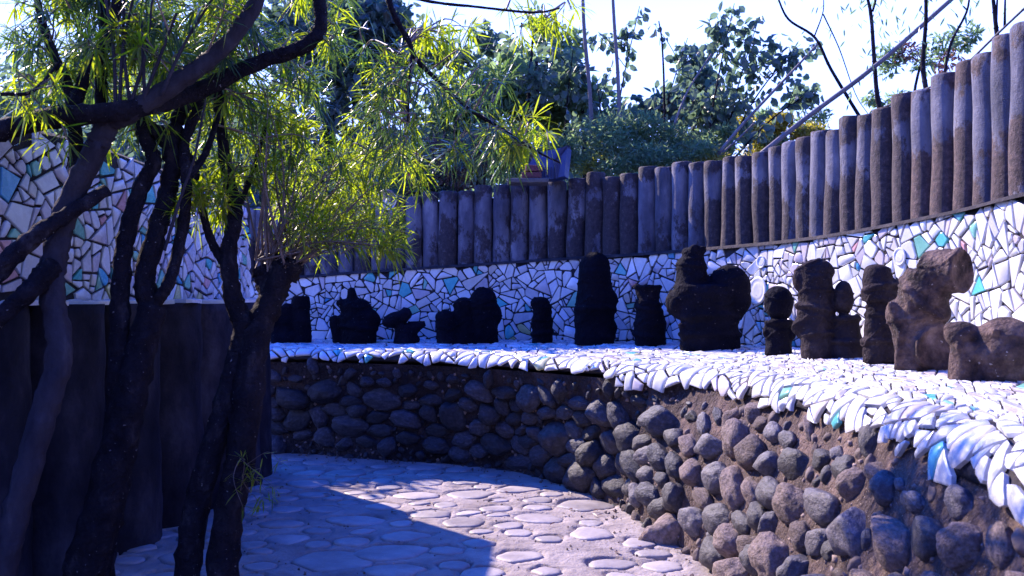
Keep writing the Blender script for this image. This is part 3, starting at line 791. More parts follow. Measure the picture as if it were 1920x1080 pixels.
# barrels
u = .4
k_ = 0
while u < Ls[-1]+.05:
    p, T, n = lw(min(u, Ls[-1]-.05)); r = rnd(.265, .285); c0 = p+n*.0; sd_ = rnd(0, 99); mb = MB(); ns = 28; nr = 22
    if u > Ls[-1]-.5: c0 = lw(Ls[-1]-.18)[0]-n*.04
    for k in range(nr+1):
        z = k/nr; fl = r*(1+.1*(1-z)**3+.018*(1 if int(z*9+sd_) % 2 else 0)+.02*math.sin(z*17+sd_)*.5+.035*noise.noise(Vector((sd_, z*4, 0)))-.03*(1 if z > .84 and int(sd_) % 2 else 0))
        for i in range(ns):
            a = 2*math.pi*i/ns; ra = fl*(1+.03*noise.noise(Vector((math.cos(a)*1.5+sd_, math.sin(a)*1.5, z*5))))
            mb.v.append((c0.x+math.cos(a)*ra, c0.y+math.sin(a)*ra, -.05+z*1.505))
    mb.v.append((c0.x, c0.y, 1.455))
    for k in range(nr):
        for i in range(ns): j = (i+1) % ns; mb.f.append([k*ns+i, k*ns+j, (k+1)*ns+j, (k+1)*ns+i]); mb.m.append(0); mb.s.append(True)
    for i in range(ns): mb.f.append([nr*ns+i, nr*ns+(i+1) % ns, (nr+1)*ns]); mb.m.append(0); mb.s.append(False)
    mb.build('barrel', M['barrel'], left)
    u += r*2*1.0

# ------------------------------------------------------------------ statues
def prim_ell(bm, c, r, rot=0, roty=0):
    m = Matrix.Translation(Vector(c)) @ Matrix.Rotation(rot, 4, 'Y') @ Matrix.Rotation(roty, 4, 'X') @ Matrix.Diagonal((*r, 1))
    bmesh.ops.create_icosphere(bm, subdivisions=4, radius=1, matrix=m)
def prim_cyl(bm, p0, p1, r0, r1, sq=1.0, round_=0):
    p0, p1 = Vector(p0), Vector(p1); d = p1-p0
    m = Matrix.Translation((p0+p1)/2) @ Vector((0, 0, 1)).rotation_difference(d.normalized()).to_matrix().to_4x4() @ Matrix.Diagonal((1, sq, 1, 1))
    bmesh.ops.create_cone(bm, cap_ends=True, segments=24, radius1=r0, radius2=r1, depth=d.length, matrix=m)
def prim_ring(bm, c, ax, R_, r, sq=1.0):
    ax = Vector(ax).normalized(); q = Vector((0, 0, 1)).rotation_difference(ax).to_matrix(); n, m = 28, 8; vs_ = []; r *= 1.3; R_ *= .99
    for i in range(n):
        a = 2*math.pi*i/n
        for j in range(m):
            b_ = 2*math.pi*j/m; v = Vector(((R_+r*math.cos(b_))*math.cos(a), (R_+r*math.cos(b_))*math.sin(a)*sq, r*math.sin(b_)))
            vs_.append(bm.verts.new(Vector(c)+q @ v))
    for i in range(n):
        for j in range(m): bm.faces.new((vs_[i*m+j], vs_[((i+1) % n)*m+j], vs_[((i+1) % n)*m+(j+1) % m], vs_[i*m+(j+1) % m]))
def statue(name, label, cat, xc, dist, prims, mat, voxel=.013, amp=.012, back=None):
    "prims in photo pixels about the base centre: x right, y away, z up"
    if back is not None:
        uu = wall_u(xc); q, T, n = A_wall.frame(uu); p = Vector((q[3], q[4], 0))+n*back
        # move along the view ray through xc
        d = p.y
        for _ in range(12):
            X = (xc-960)/F*d; # distance to the wall along its normal
            t_ = (Vector((X, d, 0))-Vector((q[3], q[4], 0))).dot(n); d -= (back-t_)*-1*(-1)*.9 if False else 0
            break
        d = None
        for k in range(400):
            dd = 3+k*.02; X = (xc-960)/F*dd
            best = min((Vector((X-s_[3], dd-s_[4])).length for s_ in STF))
            if best <= back: d = dd; break
        dist = d or p.y
    s = dist/F; a = math.atan2((xc-960)/F, 1.0)
    X = (xc-960)/F*dist
    zb = None; bestd = 9
    for s_ in STF:
        pa, pb = Vector((s_[0], s_[1])), Vector((s_[3], s_[4])); ab = pb-pa; k = max(0, min(1, (Vector((X, dist))-pa).dot(ab)/ab.length_squared)); e = (Vector((X, dist))-(pa+ab*k)).length
        if e < bestd: bestd = e; zb = s_[2]+(s_[5]-s_[2])*k
    bm = bmesh.new()
    for pr in prims:
        k = pr[0]
        if k == 'e': prim_ell(bm, pr[1], pr[2], *pr[3:])
        elif k == 'c': prim_cyl(bm, *pr[1:])
        elif k == 'r': prim_ring(bm, *pr[1:])
    bmesh.ops.recalc_face_normals(bm, faces=bm.faces)
    for v in bm.verts: v.co *= s
    me = bpy.data.meshes.new(name); bm.to_mesh(me); bm.free()
    o = bpy.data.objects.new(name, me); col.objects.link(o)
    md = o.modifiers.new('r', 'REMESH'); md.mode = 'VOXEL'; md.voxel_size = voxel*dist/9 if dist < 7 else voxel
    md.use_smooth_shade = True
    sm = o.modifiers.new('s', 'SMOOTH'); sm.iterations = 3; sm.factor = .5
    dg = bpy.context.evaluated_depsgraph_get(); ev = o.evaluated_get(dg); me2 = bpy.data.meshes.new_from_object(ev)
    o.modifiers.clear(); o.data = me2; me2.name = name; sd_ = Vector((rnd(0, 50), rnd(0, 50), rnd(0, 50)))
    nr = [v.normal.copy() for v in me2.vertices]
    for v, n in zip(me2.vertices, nr):
        c = v.co; z = c.z
        f_ = amp*noise.noise(c*6+sd_)+amp*.5*noise.noise(c*14+sd_)+amp*.22*noise.noise(c*38+sd_)+amp*.8*max(0, 1-abs(math.sin((z*9+c.x*2.5*math.sin(sd_.x)+1.2*noise.noise(c*4+sd_))*1.7))*6)
        v.co = c+n*f_
        if v.co.z < -.02: v.co.z = -.02
    for pl in me2.polygons: pl.use_smooth = True
    me2.materials.clear(); me2.materials.append(M[mat])
    o.location = (X, dist, zb-.004); o.rotation_euler.z = -a
    return tagged(o, label, cat, 'clay statues standing on the tiled bench')
STF = [station(k/8) for k in range(0, (len(ST)-1)*8+1)]
E, C, G = 'e', 'c', 'r'
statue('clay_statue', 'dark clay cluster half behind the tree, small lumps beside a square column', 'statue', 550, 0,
       [(C, (14, 0, 0), (14, 0, 88), 19, 16), (C, (-14, 2, 0), (-12, 2, 62), 17, 11), (E, (-12, 0, 66), (10, 9, 9)), (C, (-30, 0, 0), (-34, 0, 60), 10, 8), (E, (-34, 0, 62), (8, 8, 10)), (E, (0, 0, 12), (34, 16, 16)), (C, (-4, 0, 20), (6, 0, 60), 10, 8)], 'clay_shaded', back=.55)
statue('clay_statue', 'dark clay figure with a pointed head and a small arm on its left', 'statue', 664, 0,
       [(C, (8, 0, 0), (8, 0, 40), 34, 33), (E, (10, 0, 44), (40, 28, 26)), (E, (2, 0, 66), (30, 22, 20)), (C, (-2, 0, 70), (-4, 0, 96), 13, 9), (E, (-4, 0, 97), (9, 9, 9)), (C, (-26, 0, 4), (-36, 0, 42), 13, 9), (E, (-35, 0, 44), (9, 9, 9)), (E, (-24, 0, 74), (10, 10, 9)), (E, (34, 0, 50), (14, 12, 10)), (G, (8, 0, 30), (.1, 0, 1), 35, 3)], 'clay_shaded', back=.5)
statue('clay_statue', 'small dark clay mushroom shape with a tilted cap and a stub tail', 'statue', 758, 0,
       [(C, (2, 0, 0), (0, 0, 36), 22, 17), (E, (-16, 0, 46), (27, 20, 15), R(-20)), (E, (2, 0, 56), (13, 14, 12)), (C, (14, 0, 26), (40, 0, 38), 15, 5), (E, (22, 0, 8), (8, 8, 9))], 'clay_shaded', back=.5)
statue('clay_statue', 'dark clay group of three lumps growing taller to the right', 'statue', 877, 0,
       [(C, (-36, 0, 0), (-40, 0, 50), 22, 20), (E, (-40, 0, 50), (21, 17, 13)), (C, (-8, 0, 0), (-8, 0, 68), 24, 16), (E, (-8, 0, 70), (19, 16, 17)), (C, (32, 0, 0), (30, 0, 86), 26, 25), (E, (30, 0, 84), (25, 22, 22)), (E, (36, 0, 54), (28, 22, 28)), (G, (30, 0, 70), (0, 0, 1), 25, 2.5)], 'clay_shaded', back=.5)
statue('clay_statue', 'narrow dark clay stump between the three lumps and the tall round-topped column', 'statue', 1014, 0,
       [(C, (3, 0, 0), (2, 0, 74), 19, 18), (E, (-2, 0, 76), (19, 17, 14)), (E, (2, 0, 40), (20, 18, 24)), (G, (2, 0, 46), (.1, 0, 1), 19, 2), (G, (2, 0, 22), (-.1, 0, 1), 20, 2)], 'clay_shaded', back=.5)
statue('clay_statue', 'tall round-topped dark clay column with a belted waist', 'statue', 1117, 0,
       [(C, (-2, 0, 0), (-2, 0, 66), 37, 38), (C, (0, 0, 60), (-3, 0, 142), 38, 29), (E, (-3, 0, 146), (29, 25, 28)), (E, (14, 0, 84), (27, 24, 26)), (E, (8, 0, 32), (32, 28, 28)), (G, (0, 0, 66), (0, .1, 1), 37, 4), (G, (-1, 0, 16), (.05, 0, 1), 36, 3), (E, (-10, -2, 110), (24, 24, 30))], 'clay_shaded', back=.5)
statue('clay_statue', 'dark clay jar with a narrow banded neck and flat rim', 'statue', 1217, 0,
       [(C, (2, 0, 0), (2, 0, 44), 29, 31), (C, (2, 0, 40), (-2, 0, 84), 31, 20), (C, (-2, 0, 80), (-2, 0, 112), 21, 24), (G, (-2, 0, 112), (0, 0, 1), 23, 3.5), (G, (-2, 0, 80), (.1, 0, 1), 22, 3), (G, (0, 0, 20), (.15, 0, 1), 30, 3), (G, (-1, 0, 70), (.15, 0, 1), 26, 2)], 'clay_shaded', back=.5)
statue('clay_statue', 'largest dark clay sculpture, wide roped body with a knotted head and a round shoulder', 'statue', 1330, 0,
       [(C, (0, 0, 0), (0, 0, 62), 56, 54, .75), (C, (-4, 0, 58), (-4, 0, 120), 58, 62, .72), (E, (-50, 0, 86), (30, 28, 30)), (E, (36, 0, 118), (40, 30, 42)), (E, (48, 0, 92), (28, 26, 32)), (C, (-30, 0, 100), (-34, 0, 172), 34, 25), (C, (-32, 0, 166), (-30, 0, 184), 20, 19), (E, (-18, 0, 186), (13, 13, 9)), (E, (-40, 0, 184), (11, 12, 9)), (E, (-28, -8, 190), (10, 12, 8)), (G, (0, 0, 62), (0, .08, 1), 57, 4.5, .75), (G, (-2, 0, 104), (.08, .05, 1), 60, 4, .72), (G, (0, 0, 28), (0, .05, 1), 56, 4, .75), (G, (-33, 0, 158), (.1, 0, 1), 27, 3), (C, (-44, -20, 20), (-52, -22, 50), 8, 6)], 'clay_shaded', back=.52)
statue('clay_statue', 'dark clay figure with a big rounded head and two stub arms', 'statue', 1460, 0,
       [(C, (0, 0, 0), (0, 0, 62), 25, 21), (E, (0, 0, 96), (27, 24, 34)), (E, (-22, -3, 44), (8, 10, 12)), (E, (24, -3, 40), (8, 10, 12)), (G, (0, 0, 60), (0, .1, 1), 23, 4), (E, (0, 0, 22), (24, 20, 20))], 'clay_shaded', back=.5)
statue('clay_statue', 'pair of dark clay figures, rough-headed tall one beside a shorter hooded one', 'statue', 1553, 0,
       [(C, (-16, 0, 0), (-22, 0, 90), 32, 34), (C, (-22, 0, 86), (-22, 0, 156), 32, 30), (E, (-22, 0, 162), (34, 26, 24)), (E, (-50, 0, 150), (14, 16, 26)), (E, (-32, 0, 58), (32, 26, 26)), (C, (36, -10, 0), (32, -10, 80), 29, 21), (E, (27, -10, 112), (18, 18, 32)), (G, (32, -10, 74), (0, .1, 1), 24, 3), (G, (-24, 0, 92), (.2, .1, 1), 33, 4), (G, (-18, 0, 44), (-.1, .1, 1), 34, 3), (G, (35, -10, 30), (.05, .1, 1), 29, 3)], 'clay_mid', back=.5)
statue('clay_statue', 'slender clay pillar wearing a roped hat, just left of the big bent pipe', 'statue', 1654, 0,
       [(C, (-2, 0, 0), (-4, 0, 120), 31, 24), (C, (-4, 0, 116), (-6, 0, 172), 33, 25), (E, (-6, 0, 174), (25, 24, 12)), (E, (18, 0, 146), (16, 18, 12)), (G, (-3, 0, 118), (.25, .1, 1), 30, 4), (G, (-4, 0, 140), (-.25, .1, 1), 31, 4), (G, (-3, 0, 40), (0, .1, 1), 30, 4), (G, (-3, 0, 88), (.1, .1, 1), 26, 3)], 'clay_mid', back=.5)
statue('clay_statue', 'large brown clay bent pipe form with a wide open mouth turned upward right', 'statue', 1733, 4.75,
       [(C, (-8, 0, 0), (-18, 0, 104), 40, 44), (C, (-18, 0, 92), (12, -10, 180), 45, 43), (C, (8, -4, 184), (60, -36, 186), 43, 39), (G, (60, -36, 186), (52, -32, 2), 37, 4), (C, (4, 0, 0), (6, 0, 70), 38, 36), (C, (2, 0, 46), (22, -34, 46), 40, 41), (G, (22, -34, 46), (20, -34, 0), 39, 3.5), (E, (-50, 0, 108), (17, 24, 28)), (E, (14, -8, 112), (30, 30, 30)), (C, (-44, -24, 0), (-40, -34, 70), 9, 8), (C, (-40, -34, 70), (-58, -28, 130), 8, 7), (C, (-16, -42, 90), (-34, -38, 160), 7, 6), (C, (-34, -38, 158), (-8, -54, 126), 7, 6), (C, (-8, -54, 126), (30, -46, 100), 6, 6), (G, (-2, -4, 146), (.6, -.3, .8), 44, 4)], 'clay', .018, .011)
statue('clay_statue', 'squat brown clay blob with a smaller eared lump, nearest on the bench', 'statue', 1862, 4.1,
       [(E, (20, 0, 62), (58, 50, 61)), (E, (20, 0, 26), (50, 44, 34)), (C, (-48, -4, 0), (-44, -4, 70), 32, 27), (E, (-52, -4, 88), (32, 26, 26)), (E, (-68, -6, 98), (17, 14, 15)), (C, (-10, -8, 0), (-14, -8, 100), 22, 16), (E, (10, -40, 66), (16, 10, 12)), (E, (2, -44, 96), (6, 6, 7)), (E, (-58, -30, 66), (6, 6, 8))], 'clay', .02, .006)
bpy.ops.object.select_all(action='DESELECT')

# ------------------------------------------------------------------ narrow-leaved trees on the left
def leaf_blade(mb, base, d, up, L, W, droop, mi=0):
    "a narrow curved leaf folded along its midrib"
    d = d.normalized(); side = d.cross(up)
    if side.length < .1: side = d.cross(Vector((1, 0, 0)))
    side.normalize(); dn = Vector((0, 0, -1)); p0 = base
    p1 = base+d*L*.35+dn*droop*L*.06; p2 = base+d*L*.72+dn*droop*L*.28; p3 = base+d*L*.98+dn*droop*L*.6
    b = len(mb.v)
    mb.v += [tuple(p0), tuple(p1-side*W*.5), tuple(p1+side*W*.5), tuple(p2-side*W*.42), tuple(p2+side*W*.42), tuple(p3)]
    mb.f += [[b, b+2, b+1], [b+1, b+2, b+4, b+3], [b+3, b+4, b+5]]; mb.m += [mi]*3; mb.s += [True]*3
def rvec(): return Vector((random.gauss(0, 1), random.gauss(0, 1), random.gauss(0, 1))).normalized()
def shoot(tree, p0, p1, nl=34, L=.15, start=.3, sag=.1, rad_=.0045, W=.0095, tip=True, dark=0.0):
    mb = MB(); p0, p1 = Vector(p0), Vector(p1); ln = (p1-p0).length
    mid = (p0+p1)/2+Vector((rnd(-.06, .06), rnd(-.06, .06), rnd(-.02, .06)+sag*ln*.5)); c = catmull([p0, mid, p1], 5)
    mb.tube(c, [rad_*(1.2-.8*i/(len(c)-1)) for i in range(len(c))], 4, 1, cap=False)
    n = len(c)-1; ax = (c[-1]-c[-3]).normalized(); phi = rnd(0, 6)
    for i in range(nl):
        if tip and i < nl*.5: f = rnd(.93, 1.0)
        else: f = rnd(start, 1)
        k = min(n-1, int(f*n)); p = c[k].lerp(c[k+1], f*n-k); t = (c[k+1]-c[k]).normalized()
        phi += 2.4; a = t.orthogonal().normalized(); b_ = t.cross(a); rad3 = a*math.cos(phi)+b_*math.sin(phi)
        out = rnd(.45, 1.3); d = (rad3*out+t*rnd(.25, .9)).normalized()
        leaf_blade(mb, p, d, rvec()*.5+Vector((0, 0, 1)), L*rnd(.6, 1.15), W*rnd(.75, 1.25), rnd(-.1, .75))
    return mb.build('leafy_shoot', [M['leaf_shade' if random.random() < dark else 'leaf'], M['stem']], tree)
def limb(tree, pts, r0, r1, name='branch', mat='bark', n=14, jit=.3, seg=9):
    c = catmull([P(*q) for q in pts], seg); mb = MB(); m = len(c)-1
    mb.tube(c, [r0+(r1-r0)*i/m for i in range(m+1)], n, 0, jit, seed=rnd(0, 50)); mb.build(name, M[mat], tree); return c
def rooted(pts, d):
    "add a root point on the ground below the first point"
    x, y, dd = pts[0]; g = HOR+F*EYE/dd; return [(x-6, g+20, dd)]+pts

def cloud(tree, n, x0, x1, y0, y1, d0, d1, src, ln=(.25, .55), **kw):
    "leafy shoots whose tips fill the region and whose feet come from the nearest branch"
    for _ in range(n):
        tip = P(rnd(x0, x1), rnd(y0, y1), rnd(d0, d1))
        s = min(random.sample(src, min(len(src), 40)), key=lambda q: (q-tip).length)
        d = tip-s; L_ = rnd(*ln)
        foot = s if d.length < L_*1.4 else tip-d.normalized()*L_
        shoot(tree, foot, tip, **kw)

tA = empty('tree', P(-5, 1260, 3.6)*1, 'nearest leaning tree at the far left edge with a pale thin trunk', 'tree', 'narrow-leaved trees')
tA.location.z = 0
a1 = limb(tA, rooted([(8, 1080, 3.7), (40, 930, 3.75), (82, 780, 3.8), (112, 665, 3.85), (100, 565, 3.9), (102, 480, 3.95), (132, 375, 4.0), (185, 265, 4.0)], 3.7), .056, .05, 'trunk', 'bark_pale')
a2 = limb(tA, [(182, 270, 4.0), (205, 228, 4.0), (240, 212, 4.0), (330, 155, 4.05), (410, 95, 4.1), (470, 20, 4.1), (500, -60, 4.1)], .052, .03, mat='bark_pale')
a3 = limb(tA, [(-60, 262, 3.9), (0, 243, 3.9), (100, 220, 3.92), (230, 206, 3.96), (345, 180, 4.2), (480, 118, 4.3), (560, 90, 4.3), (598, 55, 4.3), (598, 0, 4.3), (585, -60, 4.3)], .05, .026)
a4 = limb(tA, [(-20, 525, 3.8), (50, 455, 3.85), (110, 412, 3.9), (200, 356, 4.05)], .045, .028)
a5 = limb(tA, [(-20, 610, 3.7), (55, 545, 3.8), (98, 500, 3.92)], .035, .05)
a6 = limb(tA, [(146, 330, 4.02), (138, 240, 4.05), (128, 170, 4.1), (98, 100, 4.1), (72, 20, 4.15), (62, -50, 4.15)], .034, .012)
a7 = limb(tA, [(138, 200, 4.05), (160, 140, 4.1), (195, 90, 4.15), (215, 20, 4.2), (220, -60, 4.2)], .03, .018)
a8 = limb(tA, [(190, 200, 4.3), (188, 130, 4.3), (196, 40, 4.3), (190, -50, 4.3)], .03, .02)
a9 = limb(tA, [(0, 176, 3.6), (60, 170, 3.7), (110, 115, 4.0)], .008, .006)
for (xa, ya, xb, yb) in ((215, 215, 195, -10), (222, 215, 250, -20), (238, 212, 285, -10), (245, 210, 230, -10), (262, 200, 330, 20), (300, 180, 400, -10), (270, 190, 262, 30)):
    limb(tA, [(xa, ya, 3.98), ((xa+xb)/2+rnd(-10, 10), (ya+yb)/2, 3.98), (xb, yb, 4.0)], .009, .006, 'sucker', 'bark_pale', 6)
srcA = a2+a3[6:]+a6+a7+a8
cloud(tA, 60, 110, 460, -50, 180, 4.2, 5.6, srcA, nl=36, L=.15, dark=.8)
cloud(tA, 80, 10, 440, -50, 120, 3.9, 5.3, srcA, nl=34, L=.15, dark=.5)
cloud(tA, 75, -300, 430, -420, -70, 3.0, 4.9, srcA, nl=50, L=.17)
cloud(tA, 24, 60, 420, 90, 200, 4.25, 5.3, srcA, nl=26)
cloud(tA, 40, 400, 650, -40, 165, 4.2, 5.3, a3[20:]+a2[20:], nl=30, dark=.65)
cloud(tA, 7, 20, 110, 120, 225, 3.5, 3.8, a9, nl=16, L=.13)
cloud(tA, 4, 60, 140, 245, 275, 3.85, 4.0, a3[5:20], nl=9, L=.11)

tB = empty('tree', P(150, 1200, 4.0), 'dark forked tree with a thick mossy trunk, second from the left', 'tree', 'narrow-leaved trees'); tB.location.z = 0
b1 = limb(tB, rooted([(160, 1080, 4.1), (195, 960, 4.12), (232, 800, 4.15), (262, 665, 4.2), (288, 575, 4.25)], 4.1), .105, .062, 'trunk', n=14)
b2 = limb(tB, [(196, 1080, 4.2), (210, 900, 4.2), (222, 700, 4.2), (226, 560, 4.22), (235, 450, 4.25), (265, 350, 4.3), (288, 300, 4.3), (268, 250, 4.3), (262, 200, 4.35)], .05, .03)
b3 = limb(tB, [(282, 590, 4.25), (272, 520, 4.25), (295, 430, 4.3), (316, 350, 4.35), (324, 290, 4.35), (302, 255, 4.35), (270, 232, 4.35), (255, 190, 4.35)], .05, .034)
b4 = limb(tB, [(290, 570, 4.25), (316, 530, 4.25), (338, 450, 4.3), (350, 350, 4.3), (345, 270, 4.35), (370, 200, 4.4), (372, 160, 4.4)], .03, .022)
b5 = limb(tB, [(352, 335, 4.3), (385, 285, 4.4), (408, 215, 4.5), (430, 120, 4.6)], .02, .01)
b6 = limb(tB, [(318, 300, 4.35), (330, 230, 4.4), (350, 190, 4.5)], .04, .03)
b7 = limb(tB, [(308, 470, 4.2), (335, 380, 4.2), (365, 290, 4.2), (385, 180, 4.25)], .008, .005, 'sucker', 'bark_pale', 6)
cloud(tB, 26, 340, 520, 150, 320, 4.6, 5.6, b4+b5+b6, nl=28, dark=.5)
cloud(tB, 24, 420, 640, 120, 330, 4.6, 5.8, b5+a3[18:30], nl=30, dark=.45)
cloud(tB, 10, 180, 330, 200, 290, 4.2, 4.6, b2[-8:]+b3[-8:], nl=14)

tC = empty('tree', P(360, 1180, 4.3), 'slanting dark trunk forking at bench height into upright limbs', 'tree', 'narrow-leaved trees'); tC.location.z = 0
c1 = limb(tC, rooted([(352, 1080, 4.4), (372, 940, 4.42), (415, 790, 4.45), (450, 660, 4.5), (462, 600, 4.5)], 4.4), .068, .054, 'trunk', n=12)
c2 = limb(tC, [(460, 615, 4.5), (438, 560, 4.5), (428, 480, 4.5), (440, 400, 4.55), (425, 320, 4.6), (412, 230, 4.6), (405, 150, 4.6)], .052, .02)
c3 = limb(tC, [(430, 505, 4.5), (400, 460, 4.5), (380, 400, 4.5), (372, 340, 4.55), (355, 290, 4.6)], .024, .014)
c4 = limb(tC, [(440, 400, 4.55), (470, 330, 4.7), (500, 230, 4.8)], .018, .01)
cloud(tC, 24, 325, 440, 330, 415, 4.2, 4.7, c3+c2[8:], nl=22, L=.12, ln=(.15, .35))
cloud(tC, 10, 400, 560, 230, 400, 4.4, 5.2, c2+c4, nl=24)

tD = empty('tree', P(425, 1180, 4.3), 'stout black trunk ending in a lopped stump sprouting bright green shoots', 'tree', 'narrow-leaved trees'); tD.location.z = 0
d1 = limb(tD, rooted([(418, 1080, 4.35), (432, 950, 4.38), (452, 850, 4.4), (470, 700, 4.45), (485, 620, 4.5), (510, 560, 4.55), (530, 505, 4.6), (540, 488, 4.6)], 4.35), .078, .062, 'trunk', n=12)
d2 = limb(tD, [(508, 560, 4.55), (498, 520, 4.6), (488, 500, 4.6)], .06, .05, 'stump')
d3 = limb(tD, [(536, 520, 4.6), (548, 500, 4.6), (552, 486, 4.6)], .06, .045, 'stump')
foot = [P(rnd(478, 552), rnd(488, 510), rnd(4.55, 4.65)) for _ in range(30)]
for k in range(16):           # tall straight suckers
    f = random.choice(foot); px_ = rnd(455, 560); t = P(px_, rnd(170, 330), rnd(4.4, 4.9)); shoot(tD, f, t, 22, start=.55, sag=0, rad_=.007, L=.14)
for k in range(78):          # fan of lit shoots to the right
    f = random.choice(foot); a = rnd(0, 1)**.9; x = 520+260*a*rnd(.5, 1); y = 470-rnd(0, 250)*(1-.25*a); t = P(x, y, rnd(4.3, 5.8))
    d = t-f; shoot(tD, f if random.random() < .45 else t-d*rnd(.3, .6), t, 24, start=.35, dark=.18, sag=rnd(0, .25), rad_=.004, L=.165)
for k in range(18): shoot(tD, random.choice(foot), P(rnd(560, 790), rnd(395, 470), rnd(4.4, 5.0)), 22, start=.4, sag=.15, L=.13)
for k in range(10): shoot(tD, P(rnd(440, 475), rnd(850, 930), 4.35), P(rnd(445, 530), rnd(820, 960), 4.2), 9, L=.07, sag=.1, rad_=.002, W=.006)

tE = empty('hanging_branch', P(700, -40, 4.2), 'long bare-backed branch hanging in from above with drooping narrow leaves', 'branch')
e1 = limb(tE, [(722, -40, 4.2), (735, 20, 4.2), (765, 75, 4.25), (780, 110, 4.25), (830, 160, 4.3), (880, 205, 4.35), (940, 240, 4.4), (1000, 280, 4.45), (1050, 305, 4.5)], .016, .004, 'stem', n=8)
e2 = limb(tE, [(772, 95, 4.25), (768, 150, 4.2), (764, 230, 4.2)], .007, .004, 'twig', n=6)
e3 = limb(tE, [(700, -30, 4.0), (800, 0, 4.0), (900, 12, 4.0), (1000, 22, 4.0), (1050, 14, 4.0)], .008, .004, 'twig', n=6)
cloud(tE, 40, 700, 960, 90, 310, 3.9, 4.9, e1[12:]+e2, nl=24, L=.17, ln=(.12, .4), dark=.8, W=.0085)
cloud(tE, 12, 940, 1040, 215, 280, 4.3, 4.7, e1[-16:], nl=22, L=.16, ln=(.08, .2))
cloud(tE, 8, 930, 1090, 10, 70, 4.0, 4.5, e3[10:], nl=18, L=.13, ln=(.1, .2))
cloud(tE, 10, 760, 900, 20, 110, 4.2, 4.8, e1[4:20], nl=20, L=.13)
cloud(tE, 30, 640, 790, 80, 360, 4.4, 5.4, e1[:30]+e2, nl=24, L=.15, ln=(.2, .45), dark=.35)

# ------------------------------------------------------------------ vegetation beyond the fence
def leaf_card(mb, p, d, nrm, L, W, mi=0, curl=.15, n=6):
    d = d.normalized(); s = d.cross(nrm)
    if s.length < .1: s = d.orthogonal()
    s.normalize(); u = s.cross(d); b = len(mb.v)
    mb.v += [tuple(p), tuple(p+d*L*.3+s*W*.45+u*W*curl), tuple(p+d*L*.3-s*W*.45+u*W*curl), tuple(p+d*L*.68+s*W*.42+u*W*curl*.7), tuple(p+d*L*.68-s*W*.42+u*W*curl*.7), tuple(p+d*L)]
    mb.f += [[b, b+1, b+3, b+5], [b, b+5, b+4, b+2]]; mb.m += [mi]*2; mb.s += [False]*2
def blob_leaves(mb, c, r, n, L, W, hang=.3, shell=.5, mi=0):
    for _ in range(n):
        v = rvec(); k = shell+(1-shell)*random.random()
        k *= 1+.35*noise.noise(v*1.7+Vector(c)*3)
        p = Vector(c)+Vector((v.x*r[0], v.y*r[1], v.z*r[2]))*k
        d = rvec()+v*.6+Vector((0, 0, -hang)); leaf_card(mb, p, d, rvec()+Vector((0, 0, .5)), L*rnd(.6, 1.3), W*rnd(.6, 1.3), mi)
def bushy(label, cat, x, ybase, d, blobs, mats, trunks, nl, L, W, hang=.3, shell=.3, group='trees and shrubs beyond the fence', name='shrub', tr=.05, zbase=2.2):
    root = P(x, ybase, d); root.z = zbase
    e = empty(name, root, label, cat, group); mb = MB()
    vol = sum(b[2]*b[3] for b in blobs)
    for (bx_, by, rx, ry, dd) in [(q[0], q[1], q[2], q[3], q[4] if len(q) > 4 else 0) for q in blobs]:
        c = P(bx_, by, d+dd); r = (rx/F*d, rx/F*d*.8, ry/F*d)
        n = int(nl*rx*ry/vol); sub = max(3, int(rx*ry/700))
        for k in range(sub):
            v = rvec()*(random.random()**.4); cc = Vector(c)+Vector((v.x*r[0], v.y*r[1], v.z*r[2]))*.8; q = rnd(.35, .6)
            blob_leaves(mb, cc, (r[0]*q, r[1]*q, r[2]*q), n//sub, L, W, hang, shell, random.randrange(len(mats)))
    tagged(mb.build('crown', [M[m] for m in mats], e), kind='stuff')
    for (pts, r0, r1) in trunks:
        c = catmull([P(*q) for q in pts], 5); t = MB(); m = len(c)-1; t.tube(c, [r0+(r1-r0)*i/m for i in range(m+1)], 7, 0, .15, seed=rnd(0, 9)); t.build('trunk', M['bark'], e)
    return e
bushy('dense dark tree behind the bright shoots left of centre', 'tree', 560, 500, 12.5, [(500, 330, 120, 150), (620, 120, 130, 150), (680, 300, 130, 110), (560, 30, 120, 80), (740, 60, 60, 90)], ['leaf_broad', 'leaf_dark'], [([(580, 560, 12.5), (590, 350, 12.5), (640, 150, 12.5), (660, 20, 12.5)], .12, .05)], 7000, .17, .09, name='tree')
bushy('shadowy shrub seen between the forked trunks above the left wall', 'shrub', 330, 560, 11, [(330, 330, 150, 120), (430, 380, 100, 110), (230, 300, 100, 60)], ['leaf_dark', 'leaf_broad'], [([(350, 600, 11), (350, 400, 11), (330, 280, 11)], .06, .03)], 4200, .15, .07, zbase=0)
bushy('pale hazy tree in the far upper left corner', 'tree', 120, 560, 20, [(110, 190, 160, 110), (40, 260, 120, 80), (260, 150, 130, 90), (180, 270, 200, 60)], ['leaf_fine', 'leaf_broad'], [([(120, 700, 20), (120, 400, 20), (110, 200, 20)], .2, .1)], 8000, .22, .1, name='tree', zbase=0)
bushy('wide blue-green tree rising behind the floodlight', 'tree', 900, 400, 14, [(830, 200, 90, 110), (930, 190, 90, 90), (1010, 160, 80, 70), (880, 290, 150, 60), (1060, 230, 60, 80)], ['leaf_broad', 'leaf_fine'], [([(900, 420, 14), (905, 250, 14), (930, 130, 14)], .09, .04), ([(1005, 400, 13.5), (1006, 200, 13.5), (1004, 115, 13.5)], .06, .04)], 5200, .15, .085, name='tree')
